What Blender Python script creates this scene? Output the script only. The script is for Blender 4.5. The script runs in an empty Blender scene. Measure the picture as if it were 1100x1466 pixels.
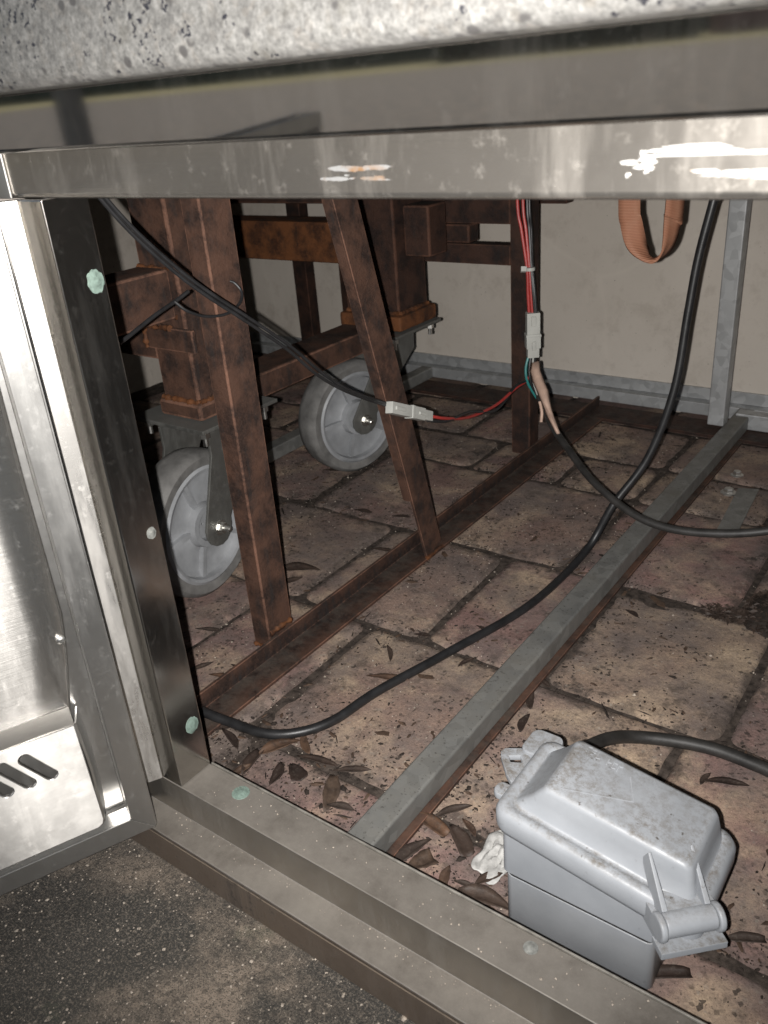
import bpy, bmesh, math, random
from mathutils import Vector, Matrix, noise
random.seed(7)
U = 0.45                      # metres per layout unit (the phone is held 0.45 m above the paving)
SC = bpy.context.scene
COL = SC.collection

# ------------------------------------------------------------------ camera
RT = Vector((0.80774924, 0.58478524, -0.07461489))
DN = Vector((0.20598769, -0.39855762, -0.89371186))
FW = Vector((-0.55236784, 0.70652533, -0.44239318))
F = 1213.485                  # focal length in pixels of a 1100 x 1466 picture
CAM = Vector((0, 0, 1.0))
cam = bpy.data.cameras.new('camera')
cam_ob = bpy.data.objects.new('camera', cam)
COL.objects.link(cam_ob)
up = -DN
cam_ob.matrix_world = Matrix(((RT.x, up.x, -FW.x, CAM.x * U), (RT.y, up.y, -FW.y, CAM.y * U),
                              (RT.z, up.z, -FW.z, CAM.z * U), (0, 0, 0, 1)))
cam.sensor_fit = 'VERTICAL'
cam.sensor_height = 36.0
cam.lens = F / 1466 * 36.0
cam.clip_start = 0.005
cam.clip_end = 200
cam.dof.use_dof = True
cam.dof.focus_distance = 0.60
cam.dof.aperture_fstop = 22.0
SC.camera = cam_ob

# ------------------------------------------------------------------ daylight under the patio roof, and the phone's flash
SUN_EL, SUN_AZ = math.radians(48), math.radians(205)
world = bpy.data.worlds.new('World')
SC.world = world
world.use_nodes = True
wn = world.node_tree.nodes
sky = wn.new('ShaderNodeTexSky')
sky.sky_type = 'NISHITA'
sky.sun_disc = False
sky.sun_elevation = SUN_EL
sky.sun_rotation = SUN_AZ
world.node_tree.links.new(sky.outputs['Color'], wn['Background'].inputs['Color'])
wn['Background'].inputs['Strength'].default_value = 0.09
sun = bpy.data.lights.new('sun', 'SUN')
sun.energy = 4.0
sun.angle = math.radians(0.5)
sun.color = (1, 0.95, 0.87)
sun_ob = bpy.data.objects.new('sun', sun)
COL.objects.link(sun_ob)
sd = Vector((math.sin(SUN_AZ) * math.cos(SUN_EL), math.cos(SUN_AZ) * math.cos(SUN_EL), math.sin(SUN_EL)))
sun_ob.rotation_euler = sd.to_track_quat('Z', 'Y').to_euler()
sun_ob.location = (0, 0, 5)
# the photograph is a flash picture: the flash LED sits beside the lens
flash = bpy.data.lights.new('camera_flash', 'SPOT')
flash.energy = 26.0
flash.color = (1.0, 0.972, 0.94)
flash.shadow_soft_size = 0.0022
flash.spot_size = math.radians(98)
flash.spot_blend = 1.0
flash_ob = bpy.data.objects.new('camera_flash', flash)
COL.objects.link(flash_ob)
fl_pos = (CAM - 0.030 * RT + 0.006 * DN - 0.004 * FW) * U
aim = FW + 0.02 * RT - 0.05 * DN
flash_ob.rotation_euler = (-aim).to_track_quat('Z', 'Y').to_euler()
flash_ob.location = fl_pos

SC.view_settings.view_transform = 'Standard'
SC.view_settings.look = 'None'
SC.view_settings.exposure = 0.30
SC.view_settings.gamma = 1.0
SC.render.engine = 'CYCLES'
SC.cycles.max_bounces = 8
SC.cycles.use_denoising = True


# ------------------------------------------------------------------ helpers
def at(px, py, ax, v):
    """world point (layout units) where the sight line of a photo pixel meets the plane axis ax = v"""
    d = RT * ((px - 550) / F) + DN * ((py - 733) / F) + FW
    return CAM + d * ((v - CAM[ax]) / d[ax])


def fl(px, py, z=0.0):
    return at(px, py, 2, z)


LOC = {}


EDGE = {}     # materials whose bevelled edges are worn to another one


class MB:
    def __init__(s):
        s.v = []
        s.f = []

    def add(s, vs, fs):
        o = len(s.v)
        s.v += [Vector(v) for v in vs]
        s.f += [tuple(i + o for i in f) for f in fs]
        return s

    def obox(s, c, ex, ey, ez, hx, hy, hz):
        c, ex, ey, ez = Vector(c), Vector(ex).normalized(), Vector(ey).normalized(), Vector(ez).normalized()
        vs = [c + ex * hx * i + ey * hy * j + ez * hz * k for k in (-1, 1) for j in (-1, 1) for i in (-1, 1)]
        return s.add(vs, [(0, 2, 3, 1), (4, 5, 7, 6), (0, 1, 5, 4), (2, 6, 7, 3), (0, 4, 6, 2), (1, 3, 7, 5)])

    def box(s, x0, x1, y0, y1, z0, z1):
        return s.obox(((x0 + x1) / 2, (y0 + y1) / 2, (z0 + z1) / 2), (1, 0, 0), (0, 1, 0), (0, 0, 1),
                      (x1 - x0) / 2, (y1 - y0) / 2, (z1 - z0) / 2)

    def bar(s, a, b, w, h, upv=(0, 0, 1)):
        a, b = Vector(a), Vector(b)
        ex = (b - a).normalized()
        ey = Vector(upv).cross(ex).normalized()
        ez = ex.cross(ey)
        return s.obox((a + b) / 2, ex, ey, ez, (b - a).length / 2, w / 2, h / 2)

    def prism(s, poly, vec):
        poly = [Vector(p) for p in poly]
        n = len(poly)
        vec = Vector(vec)
        vs = poly + [p + vec for p in poly]
        return s.add(vs, [tuple(range(n))[::-1], tuple(range(n, 2 * n))] +
                     [(i, (i + 1) % n, n + (i + 1) % n, n + i) for i in range(n)])

    def loft(s, rings, cap0=True, cap1=True, close=True):
        n = len(rings[0])
        vs = [p for r in rings for p in r]
        fs = []
        for k in range(len(rings) - 1):
            for i in range(n if close else n - 1):
                j = (i + 1) % n
                fs.append((k * n + i, k * n + j, (k + 1) * n + j, (k + 1) * n + i))
        if cap0:
            fs.append(tuple(range(n))[::-1])
        if cap1:
            fs.append(tuple(range((len(rings) - 1) * n, len(rings) * n)))
        return s.add(vs, fs)

    def lathe(s, prof, c, axis, n=40, cap=True):
        """prof: list of (radius, offset along axis)"""
        a = Vector(axis).normalized()
        t = Vector((0, 0, 1)) if abs(a.z) < 0.9 else Vector((1, 0, 0))
        e1 = a.cross(t).normalized()
        e2 = a.cross(e1)
        c = Vector(c)
        rings = [[c + a * h + (e1 * math.cos(2 * math.pi * i / n) + e2 * math.sin(2 * math.pi * i / n)) * r
                  for i in range(n)] for r, h in prof]
        return s.loft(rings, cap, cap)

    def cyl(s, a, b, r, n=14, r2=None):
        a, b = Vector(a), Vector(b)
        return s.lathe([(r, 0), (r if r2 is None else r2, (b - a).length)], a, b - a, n)

    def tube(s, pts, r, n=10, spline=8, wob=0):
        pts = [Vector(p) for p in pts]
        if spline:
            q = [pts[0] * 2 - pts[1]] + pts + [pts[-1] * 2 - pts[-2]]
            out = []
            for i in range(1, len(q) - 2):
                for k in range(spline):
                    t = k / spline
                    p0, p1, p2, p3 = q[i - 1], q[i], q[i + 1], q[i + 2]
                    out.append(0.5 * ((2 * p1) + (p2 - p0) * t + (2 * p0 - 5 * p1 + 4 * p2 - p3) * t * t +
                                      (3 * p1 - p0 - 3 * p2 + p3) * t ** 3))
            pts = out + [pts[-1]]
        rings = []
        nrm = None
        for i, p in enumerate(pts):
            d = (pts[min(i + 1, len(pts) - 1)] - pts[max(i - 1, 0)]).normalized()
            if nrm is None:
                nrm = d.cross(Vector((0, 0, 1)) if abs(d.z) < 0.9 else Vector((1, 0, 0))).normalized()
            nrm = (nrm - d * nrm.dot(d)).normalized()
            b = d.cross(nrm)
            rr = r * (1 + wob * random.uniform(-1, 1))
            rings.append([p + (nrm * math.cos(2 * math.pi * k / n) + b * math.sin(2 * math.pi * k / n)) * rr
                          for k in range(n)])
        return s.loft(rings)

    def build(s, name, mat, parent=None, bevel=0, seg=2, label=None, sharp=35, group=None, cat=None, kind=None):
        base = LOC.get(parent.name if parent else None, Vector((0, 0, 0)))
        me = bpy.data.meshes.new(name)
        me.from_pydata([(v - base) * U for v in s.v], [], s.f)
        if bevel:
            bm = bmesh.new()
            bm.from_mesh(me)
            bmesh.ops.recalc_face_normals(bm, faces=bm.faces)
            es = [e for e in bm.edges if len(e.link_faces) == 2 and e.calc_face_angle(0) > math.radians(28)]
            bmesh.ops.bevel(bm, geom=es, offset=bevel * U, segments=seg, profile=0.5, affect='EDGES', clamp_overlap=True,
                             material=1 if mat.name in EDGE else -1)
            bm.to_mesh(me)
            bm.free()
        else:
            bm = bmesh.new()
            bm.from_mesh(me)
            bmesh.ops.recalc_face_normals(bm, faces=bm.faces)
            bm.to_mesh(me)
            bm.free()
        for p in me.polygons:
            p.use_smooth = True
        me.set_sharp_from_angle(angle=math.radians(sharp))
        me.materials.append(mat)
        if bevel and mat.name in EDGE:
            me.materials.append(EDGE[mat.name])
        o = bpy.data.objects.new(name, me)
        COL.objects.link(o)
        if bevel:
            wnm = o.modifiers.new('weighted_normals', 'WEIGHTED_NORMAL')
            wnm.weight = 100
            wnm.keep_sharp = True
        if parent:
            o.parent = parent
        LOC[o.name] = base
        for k, val in (('label', label), ('group', group), ('category', cat), ('kind', kind)):
            if val:
                o[k] = val
        return o


def thing(name, label, cat, loc=(0, 0, 0), group=None):
    o = bpy.data.objects.new(name, None)
    o.empty_display_size = 0.02
    COL.objects.link(o)
    o.location = Vector(loc) * U
    o['label'] = label
    o['category'] = cat
    if group:
        o['group'] = group
    LOC[o.name] = Vector(loc)
    return o


def rrect(x0, x1, y0, y1, r, n=5):
    out = []
    for cx, cy, a0 in ((x1 - r, y1 - r, 0), (x0 + r, y1 - r, 90), (x0 + r, y0 + r, 180), (x1 - r, y0 + r, 270)):
        for k in range(n + 1):
            a = math.radians(a0 + 90 * k / n)
            out.append((cx + r * math.cos(a), cy + r * math.sin(a)))
    return out


def sheet_with_holes(name, mat, parent, outer, holes, thick, mtx, bevel=0.001):
    """flat plate with real holes: a filled 2D curve turned into a mesh and laid in place by mtx"""
    cu = bpy.data.curves.new(name + '_outline', 'CURVE')
    cu.dimensions = '2D'
    cu.fill_mode = 'BOTH'
    cu.extrude = thick / 2 * U
    cu.bevel_depth = bevel * U
    cu.bevel_resolution = 1
    for poly in [outer] + holes:
        sp = cu.splines.new('POLY')
        sp.points.add(len(poly) - 1)
        for p, (x, y) in zip(sp.points, poly):
            p.co = (x * U, y * U, 0, 1)
        sp.use_cyclic_u = True
    tmp = bpy.data.objects.new('outline', cu)
    COL.objects.link(tmp)
    bpy.context.view_layer.update()
    me = bpy.data.meshes.new_from_object(tmp.evaluated_get(bpy.context.evaluated_depsgraph_get()))
    bpy.data.objects.remove(tmp)
    bpy.data.curves.remove(cu)
    base = LOC.get(parent.name, Vector((0, 0, 0)))
    for v in me.vertices:
        v.co = (mtx @ (v.co / U) - base) * U
    for p in me.polygons:
        p.use_smooth = True
    me.set_sharp_from_angle(angle=math.radians(35))
    me.materials.clear()
    me.materials.append(mat)
    me.name = name
    o = bpy.data.objects.new(name, me)
    COL.objects.link(o)
    o.parent = parent
    LOC[o.name] = base
    return o


# ------------------------------------------------------------------ materials
class NT:
    def __init__(s, name):
        s.m = bpy.data.materials.new(name)
        s.m.use_nodes = True
        s.t = s.m.node_tree
        s.b = s.t.nodes['Principled BSDF']
        s.tc = s.t.nodes.new('ShaderNodeTexCoord')
        s.geo = s.t.nodes.new('ShaderNodeNewGeometry')
        s.pos = s.geo.outputs['Position']

    def link(s, a, b):
        s.t.links.new(a, b)

    def setv(s, sock, v):
        if hasattr(v, 'links') or hasattr(v, 'is_linked'):
            s.link(v, sock)
        else:
            sock.default_value = v

    def mapping(s, scale, vec=None, rot=(0, 0, 0)):
        n = s.t.nodes.new('ShaderNodeMapping')
        n.inputs['Scale'].default_value = scale
        n.inputs['Rotation'].default_value = rot
        s.link(vec or s.pos, n.inputs['Vector'])
        return n.outputs['Vector']

    def noise(s, scale, detail=4, rough=0.6, vec=None, dist=0.0, out='Fac'):
        n = s.t.nodes.new('ShaderNodeTexNoise')
        n.inputs['Scale'].default_value = scale
        n.inputs['Detail'].default_value = detail
        n.inputs['Roughness'].default_value = rough
        n.inputs['Distortion'].default_value = dist
        s.link(vec or s.pos, n.inputs['Vector'])
        return n.outputs[out]

    def voro(s, scale, feature='F1', out='Distance', vec=None, rnd=1.0):
        n = s.t.nodes.new('ShaderNodeTexVoronoi')
        n.feature = feature
        n.inputs['Scale'].default_value = scale
        n.inputs['Randomness'].default_value = rnd
        s.link(vec or s.pos, n.inputs['Vector'])
        return n.outputs[out]

    def ramp(s, fac, stops, interp='LINEAR'):
        n = s.t.nodes.new('ShaderNodeValToRGB')
        n.color_ramp.interpolation = interp
        el = n.color_ramp.elements
        while len(el) < len(stops):
            el.new(0.5)
        for e, (p, c) in zip(el, stops):
            e.position = p
            e.color = (c, c, c, 1) if isinstance(c, (int, float)) else (*c, 1)
        s.link(fac, n.inputs['Fac'])
        return n.outputs['Color']

    def mix(s, fac, a, b, mode='MIX'):
        n = s.t.nodes.new('ShaderNodeMix')
        n.data_type = 'RGBA'
        n.blend_type = mode
        s.setv(n.inputs[0], fac)
        for k, v in ((6, a), (7, b)):
            if isinstance(v, tuple):
                n.inputs[k].default_value = (*v, 1) if len(v) == 3 else v
            else:
                s.link(v, n.inputs[k])
        return n.outputs[2]

    def math(s, op, a, b=0.5, clamp=False):
        n = s.t.nodes.new('ShaderNodeMath')
        n.operation = op
        n.use_clamp = clamp
        s.setv(n.inputs[0], a)
        s.setv(n.inputs[1], b)
        return n.outputs[0]

    def bump(s, height, strength=0.3, dist=0.001, prev=None):
        n = s.t.nodes.new('ShaderNodeBump')
        n.inputs['Strength'].default_value = strength
        n.inputs['Distance'].default_value = dist
        s.link(height, n.inputs['Height'])
        if prev is not None:
            s.link(prev, n.inputs['Normal'])
        return n.outputs['Normal']

    def upness(s):
        n = s.t.nodes.new('ShaderNodeSeparateXYZ')
        s.link(s.geo.outputs['Normal'], n.inputs[0])
        return n.outputs['Z']

    def rnd(s):
        n = s.t.nodes.new('ShaderNodeObjectInfo')
        return n.outputs['Random']

    def out(s, color=None, rough=None, metal=None, normal=None, spec=None):
        for k, v in (('Base Color', color), ('Roughness', rough), ('Metallic', metal), ('Normal', normal),
                     ('Specular IOR Level', spec)):
            if v is not None:
                if isinstance(v, tuple):
                    v = (*v, 1) if len(v) == 3 else v
                s.setv(s.b.inputs[k], v)
        return s.m


def mat_plain(name, col, rough=0.5, metal=0.0, var=0.25, scale=60, bump=0.15, spec=0.5):
    n = NT(name)
    f = n.noise(scale, 5)
    c = n.mix(n.ramp(f, [(0.3, 0.0), (0.75, 1.0)]), tuple(x * (1 - var) for x in col), tuple(min(1, x * (1 + var)) for x in col))
    return n.out(c, rough, metal, n.bump(n.noise(scale * 8, 3), bump, 0.0006), spec)


def mat_steel(name, base=(0.60, 0.58, 0.55), rough=0.22, dust=0.0, brush=None, aniso=0.0, smudge=0.3, dustcol=(0.20, 0.18, 0.155), wave=0.0, film=0.0, brushk=0.10):
    n = NT(name)
    sm = n.noise(14, 6, 0.65)
    sm2 = n.noise(70, 5, 0.6)
    r = n.math('ADD', n.math('MULTIPLY', n.ramp(sm, [(0.3, 0.0), (0.75, 1.0)]), smudge * 0.5), rough)
    r = n.math('ADD', r, n.math('MULTIPLY', n.ramp(sm2, [(0.45, 0.0), (0.7, 1.0)]), smudge * 0.25))
    nor = None
    if wave:
        nor = n.bump(n.noise(9, 1, 0.4), 1.0, wave)
    if brush:
        g = n.noise(1.0, 3, 0.7, n.mapping(brush))
        nor = n.bump(g, brushk, 0.0004, nor)
    else:
        g = n.noise(420, 3, 0.6)
        nor = n.bump(g, 0.4 * brushk, 0.0004, nor)
    # dust settles on what faces up, in blotches; a thin film of grime everywhere
    upz = n.ramp(n.upness(), [(0.35, 0.0), (0.9, 1.0)])
    d1 = n.ramp(n.noise(24, 8, 0.7), [(0.30, 0.45), (0.62, 1.0)])
    grains = n.math('MULTIPLY', n.ramp(n.noise(1300, 3, 0.7), [(0.54, 0.0), (0.68, 1.0)]), n.ramp(n.noise(35, 5, 0.6), [(0.35, 0.15), (0.65, 1.0)]))
    dd = n.math('MULTIPLY', n.math('MULTIPLY', upz, d1), dust)
    spots = n.ramp(n.noise(160, 7, 0.75), [(0.56, 0.0), (0.70, 1.0)])
    drips = n.ramp(n.noise(1.0, 5, 0.7, n.mapping((46, 46, 7))), [(0.50, 0.0), (0.68, 1.0)])
    ff = n.math('MULTIPLY', n.math('ADD', 0.45, n.math('ADD', n.math('MULTIPLY', spots, 0.9), n.math('MULTIPLY', drips, 0.8))), film)
    fac = n.math('MAXIMUM', dd, ff, True)
    dc = n.mix(grains, dustcol, tuple(min(1, c * 1.9) for c in dustcol))
    col = n.mix(fac, base, dc)
    met = n.math('SUBTRACT', 1.0, fac)
    rr = n.math('ADD', r, n.math('MULTIPLY', fac, 0.45), True)
    m = n.out(col, rr, met, nor)
    if aniso:
        n.b.inputs['Anisotropic'].default_value = aniso
        tg = n.t.nodes.new('ShaderNodeTangent')
        tg.direction_type = 'RADIAL'
        tg.axis = 'Z'
        n.link(tg.outputs[0], n.b.inputs['Tangent'])
        n.b.inputs['Anisotropic Rotation'].default_value = 0.25
    return m


def mat_rust(name, dark=(0.012, 0.0078, 0.0068), mid=(0.0275, 0.0165, 0.0132), bright=(0.058, 0.0290, 0.0190), amt=0.5, grey=(0.018, 0.0165, 0.0165)):
    n = NT(name)
    a = n.noise(55, 10, 0.78)
    b = n.noise(210, 7, 0.75)
    streak = n.noise(1.0, 9, 0.75, n.mapping((120, 120, 16)))
    c = n.mix(n.ramp(a, [(0.32, 0.0), (0.66, 1.0)]), dark, mid)
    c = n.mix(n.math('MULTIPLY', n.ramp(b, [(0.46, 0.0), (0.60, 1.0)]), amt), c, bright)
    c = n.mix(1.0, c, n.ramp(n.noise(650, 4, 0.75), [(0.3, 0.55), (0.7, 1.5)]), 'MULTIPLY')
    c = n.mix(n.math('MULTIPLY', n.ramp(streak, [(0.50, 0.0), (0.60, 1.0)]), 0.85), c, grey)
    up = n.math('MULTIPLY', n.ramp(n.upness(), [(0.6, 0.0), (0.95, 1.0)]), n.ramp(n.noise(60, 6, 0.7), [(0.40, 0.0), (0.62, 0.8)]))
    c = n.mix(up, c, (0.070, 0.056, 0.046))
    ed = n.ramp(n.geo.outputs['Pointiness'], [(0.51, 0.0), (0.56, 0.8)])
    c = n.mix(n.math('MULTIPLY', ed, n.ramp(n.noise(40, 5, 0.6), [(0.4, 0.1), (0.6, 1.0)])), c, tuple(min(1, x * 1.6) for x in bright))
    nor = n.bump(n.noise(260, 6, 0.7), 0.5, 0.0012, n.bump(a, 0.4, 0.003))
    return n.out(c, n.ramp(b, [(0.3, 0.55), (0.7, 0.9)]), 0.0, nor, 0.35)


def mat_galv(name, col=(0.40, 0.405, 0.40), dust=0.5, dustcol=(0.16, 0.155, 0.135)):
    n = NT(name)
    sp = n.voro(95, out='Color')
    spv = n.ramp(sp, [(0.0, 0.75), (1.0, 1.15)])
    c = n.mix(1.0, (*col, 1), spv, 'MULTIPLY')
    blot = n.ramp(n.noise(18, 7, 0.7), [(0.35, 0.0), (0.7, 1.0)])
    white = n.ramp(n.noise(55, 7, 0.7), [(0.56, 0.0), (0.70, 0.55)])
    c = n.mix(white, c, tuple(x * 1.25 for x in col))
    fac = n.math('MULTIPLY', n.math('ADD', n.math('MULTIPLY', n.ramp(n.upness(), [(0.3, 0), (0.9, 1)]), 0.6), 0.4), n.math('MULTIPLY', blot, dust))
    specks = n.ramp(n.noise(420, 4, 0.6), [(0.60, 0.0), (0.68, 0.7)])
    c = n.mix(fac, c, dustcol)
    c = n.mix(n.math('MULTIPLY', specks, n.ramp(n.upness(), [(0.3, 0), (0.9, 1)])), c, (0.04, 0.035, 0.03))
    met = n.math('MULTIPLY', n.math('SUBTRACT', 1.0, fac, True), 0.55)
    return n.out(c, n.ramp(blot, [(0, 0.42), (1, 0.68)]), met, n.bump(n.noise(300, 4), 0.12, 0.0006))


def mat_paver():
    n = NT('tumbled clay paver')
    base = n.ramp(n.rnd(), [(0.0, (0.240, 0.152, 0.134)), (0.3, (0.300, 0.180, 0.154)), (0.55, (0.262, 0.176, 0.150)),
                            (0.8, (0.315, 0.232, 0.172)), (1.0, (0.225, 0.140, 0.124))])
    a = n.noise(13, 7, 0.6, dist=0.4)
    c = n.mix(n.ramp(a, [(0.46, 0.0), (0.62, 0.85)]), base, (0.52, 0.395, 0.275))          # sandy areas of the clay
    c = n.mix(n.ramp(n.noise(11, 6, 0.6), [(0.48, 0.0), (0.70, 0.55)]), c, (0.165, 0.098, 0.088))
    gr = n.ramp(n.noise(500, 4, 0.7), [(0.3, 0.72), (0.7, 1.25)])
    c = n.mix(1.0, c, gr, 'MULTIPLY')
    # grey film of silt and black mould in blotches
    film = n.ramp(n.noise(10, 9, 0.72), [(0.40, 0.05), (0.60, 0.85)])
    c = n.mix(film, c, (0.150, 0.122, 0.113))
    sx = n.t.nodes.new('ShaderNodeSeparateXYZ')
    n.link(n.tc.outputs['Generated'], sx.inputs[0])
    wob = n.math('MULTIPLY', n.math('SUBTRACT', n.noise(30, 7, 0.7), 0.5), 0.55)
    ex = n.math('MINIMUM', sx.outputs['X'], n.math('SUBTRACT', 1.0, sx.outputs['X']))
    ey = n.math('MINIMUM', sx.outputs['Y'], n.math('SUBTRACT', 1.0, sx.outputs['Y']))
    ed = n.math('ADD', n.math('MINIMUM', ex, ey), wob)
    c = n.mix(n.ramp(ed, [(0.0, 0.75), (0.07, 0.0)]), c, (0.072, 0.057, 0.049))        # soil packed along the joints
    mould = n.ramp(n.noise(48, 9, 0.75), [(0.52, 0.0), (0.63, 0.9)])
    mould = n.math('MULTIPLY', mould, n.ramp(n.noise(7, 4, 0.6), [(0.40, 0.15), (0.60, 1.0)]))
    c = n.mix(mould, c, (0.034, 0.028, 0.025))
    fine = n.noise(1100, 3, 0.75)
    c = n.mix(n.ramp(fine, [(0.30, 0.8), (0.44, 0.0)]), c, (0.03, 0.025, 0.022))
    c = n.mix(n.ramp(fine, [(0.60, 0.0), (0.72, 0.55)]), c, (0.30, 0.25, 0.205))
    cell = n.voro(420, out='Color')
    c = n.mix(n.math('MULTIPLY', n.ramp(cell, [(0.80, 0.0), (0.90, 0.6)]), n.ramp(n.noise(26, 5, 0.7), [(0.42, 0.0), (0.58, 1.0)])), c, (0.26, 0.225, 0.19))
    c = n.mix(n.math('MULTIPLY', n.ramp(cell, [(0.14, 0.8), (0.24, 0.0)]), n.ramp(n.noise(31, 5, 0.7), [(0.42, 0.0), (0.56, 1.0)])), c, (0.03, 0.025, 0.022))
    speck = n.ramp(n.voro(260), [(0.05, 1.0), (0.16, 0.0)])
    speck = n.math('MULTIPLY', speck, n.ramp(n.noise(60, 4, 0.6), [(0.5, 0.0), (0.62, 0.9)]))
    c = n.mix(speck, c, (0.02, 0.016, 0.014))
    nor = n.bump(n.noise(380, 6, 0.75), 0.45, 0.0014, n.bump(n.noise(45, 6, 0.65), 0.5, 0.004))
    return n.out(c, 0.86, 0.0, nor, 0.3)


def mat_concrete():
    n = NT('stained patio concrete')
    b = n.noise(7, 9, 0.68, dist=0.5)
    c = n.mix(n.ramp(b, [(0.47, 0.0), (0.60, 1.0)]), (0.040, 0.038, 0.034), (0.215, 0.172, 0.135))
    blk = n.ramp(n.noise(19, 9, 0.74), [(0.44, 0.0), (0.58, 0.85)])
    c = n.mix(blk, c, (0.030, 0.029, 0.026))
    sand = n.noise(680, 4, 0.75)
    c = n.mix(n.ramp(sand, [(0.48, 0.0), (0.66, 0.6)]), c, (0.24, 0.20, 0.16))
    c = n.mix(n.ramp(n.noise(300, 4, 0.75), [(0.57, 0.0), (0.66, 0.7)]), c, (0.27, 0.23, 0.185))
    cell = n.voro(470, out='Color')
    c = n.mix(n.math('MULTIPLY', n.ramp(cell, [(0.82, 0.0), (0.92, 0.45)]), n.ramp(n.noise(30, 6, 0.7), [(0.46, 0.10), (0.62, 1.0)])), c, (0.30, 0.26, 0.215))
    c = n.mix(n.ramp(cell, [(0.20, 0.5), (0.32, 0.0)]), c, (0.028, 0.026, 0.023))
    c = n.mix(n.ramp(n.noise(950, 3, 0.7), [(0.52, 0.0), (0.62, 0.9)]), c, (0.022, 0.02, 0.018))
    green = n.ramp(n.noise(15, 6, 0.7), [(0.60, 0.0), (0.74, 0.45)])
    c = n.mix(green, c, (0.07, 0.085, 0.05))
    nor = n.bump(sand, 0.6, 0.0018, n.bump(n.noise(120, 6, 0.7), 0.5, 0.003))
    return n.out(c, 0.85, 0.0, nor, 0.35)


def mat_granite():
    n = NT('speckled grey granite')
    g = n.noise(230, 5, 0.72)
    c = n.mix(n.ramp(g, [(0.36, 0.0), (0.62, 1.0)]), (0.068, 0.066, 0.062), (0.135, 0.132, 0.124))
    v = n.voro(330, out='Color')
    c = n.mix(0.30, c, n.ramp(v, [(0.0, (0.095, 0.092, 0.09)), (0.6, (0.145, 0.142, 0.137)), (1.0, (0.15, 0.132, 0.115))]))
    c = n.mix(1.0, c, n.ramp(n.noise(420, 3, 0.8), [(0.32, 0.6), (0.68, 1.35)]), 'MULTIPLY')
    f2 = n.math('MULTIPLY', n.ramp(n.voro(150), [(0.22, 0.9), (0.32, 0.0)]), n.ramp(n.noise(60, 3, 0.6), [(0.50, 0.0), (0.56, 1.0)]))
    c = n.mix(f2, c, (0.045, 0.043, 0.042))
    fk = n.ramp(n.voro(70, vec=n.mix(0.06, n.pos, n.noise(140, 3, out='Color'))), [(0.20, 1.0), (0.27, 0.0)])
    fk = n.math('MULTIPLY', fk, n.ramp(n.noise(24, 3, 0.6), [(0.42, 0.0), (0.50, 1.0)]))
    c = n.mix(fk, c, (0.016, 0.016, 0.02))
    md = n.ramp(n.noise(12, 7, 0.7), [(0.56, 0.0), (0.72, 0.6)])
    c = n.mix(md, c, (0.085, 0.076, 0.052))
    return n.out(c, 0.38, 0.0, n.bump(g, 0.08, 0.0006), 0.4)


def mat_board():
    n = NT('tan cement board')
    a = n.noise(5, 7, 0.6)
    c = n.mix(n.ramp(a, [(0.35, 0.0), (0.7, 1.0)]), (0.54, 0.49, 0.43), (0.64, 0.585, 0.52))
    c = n.mix(n.ramp(n.noise(40, 7, 0.7), [(0.55, 0.0), (0.75, 0.4)]), c, (0.36, 0.31, 0.26))
    c = n.mix(n.ramp(n.noise(1.0, 4, 0.6, n.mapping((30, 30, 3))), [(0.55, 0.0), (0.7, 0.25)]), c, (0.60, 0.55, 0.48))
    c = n.mix(n.ramp(n.noise(13, 9, 0.75), [(0.52, 0.0), (0.72, 0.5)]), c, (0.30, 0.255, 0.21))
    c = n.mix(n.ramp(n.noise(260, 3, 0.6), [(0.69, 0.0), (0.73, 0.8)]), c, (0.10, 0.085, 0.07))
    arc = n.ramp(n.voro(2.2, 'DISTANCE_TO_EDGE', vec=n.mix(0.12, n.pos, n.noise(3, 2, out='Color'))), [(0.0, 0.16), (0.006, 0.0)])
    c = n.mix(arc, c, (0.72, 0.66, 0.58))
    return n.out(c, 0.8, 0.0, n.bump(n.noise(350, 5, 0.7), 0.2, 0.0006), 0.25)


def mat_pvc():
    n = NT('weathered grey plastic')
    a = n.noise(30, 6, 0.6)
    c = n.mix(n.ramp(a, [(0.35, 0.0), (0.7, 1.0)]), (0.245, 0.257, 0.274), (0.295, 0.307, 0.325))
    upz = n.ramp(n.upness(), [(0.55, 0.0), (0.95, 1.0)])
    dirt = n.math('MULTIPLY', n.math('MULTIPLY', n.ramp(n.noise(170, 9, 0.82), [(0.44, 0.0), (0.60, 0.95)]), n.ramp(n.noise(28, 5, 0.6), [(0.32, 0.25), (0.62, 1.0)])), upz)
    c = n.mix(dirt, c, (0.115, 0.10, 0.083))
    sp = n.ramp(n.noise(210, 4, 0.6), [(0.66, 0.0), (0.71, 0.85)])
    c = n.mix(n.math('MULTIPLY', sp, n.math('ADD', n.math('MULTIPLY', upz, 0.8), 0.2)), c, (0.06, 0.05, 0.04))
    return n.out(c, n.math('ADD', n.math('MULTIPLY', dirt, 0.4), 0.42), 0.0, n.bump(n.noise(160, 4), 0.06, 0.001), 0.45)


def mat_leaf():
    n = NT('dry brown leaf')
    base = n.ramp(n.rnd(), [(0.0, (0.032, 0.021, 0.017)), (0.35, (0.062, 0.042, 0.032)), (0.6, (0.050, 0.038, 0.032)), (0.85, (0.125, 0.066, 0.038)), (1.0, (0.085, 0.058, 0.042))])
    c = n.mix(n.ramp(n.noise(90, 7, 0.7), [(0.4, 0.0), (0.65, 0.7)]), base, (0.018, 0.013, 0.011))
    c = n.mix(n.ramp(n.noise(340, 4, 0.7), [(0.55, 0.0), (0.7, 0.5)]), c, (0.10, 0.082, 0.068))
    return n.out(c, 0.6, 0.0, n.bump(n.noise(300, 5), 0.4, 0.001), 0.35)


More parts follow.
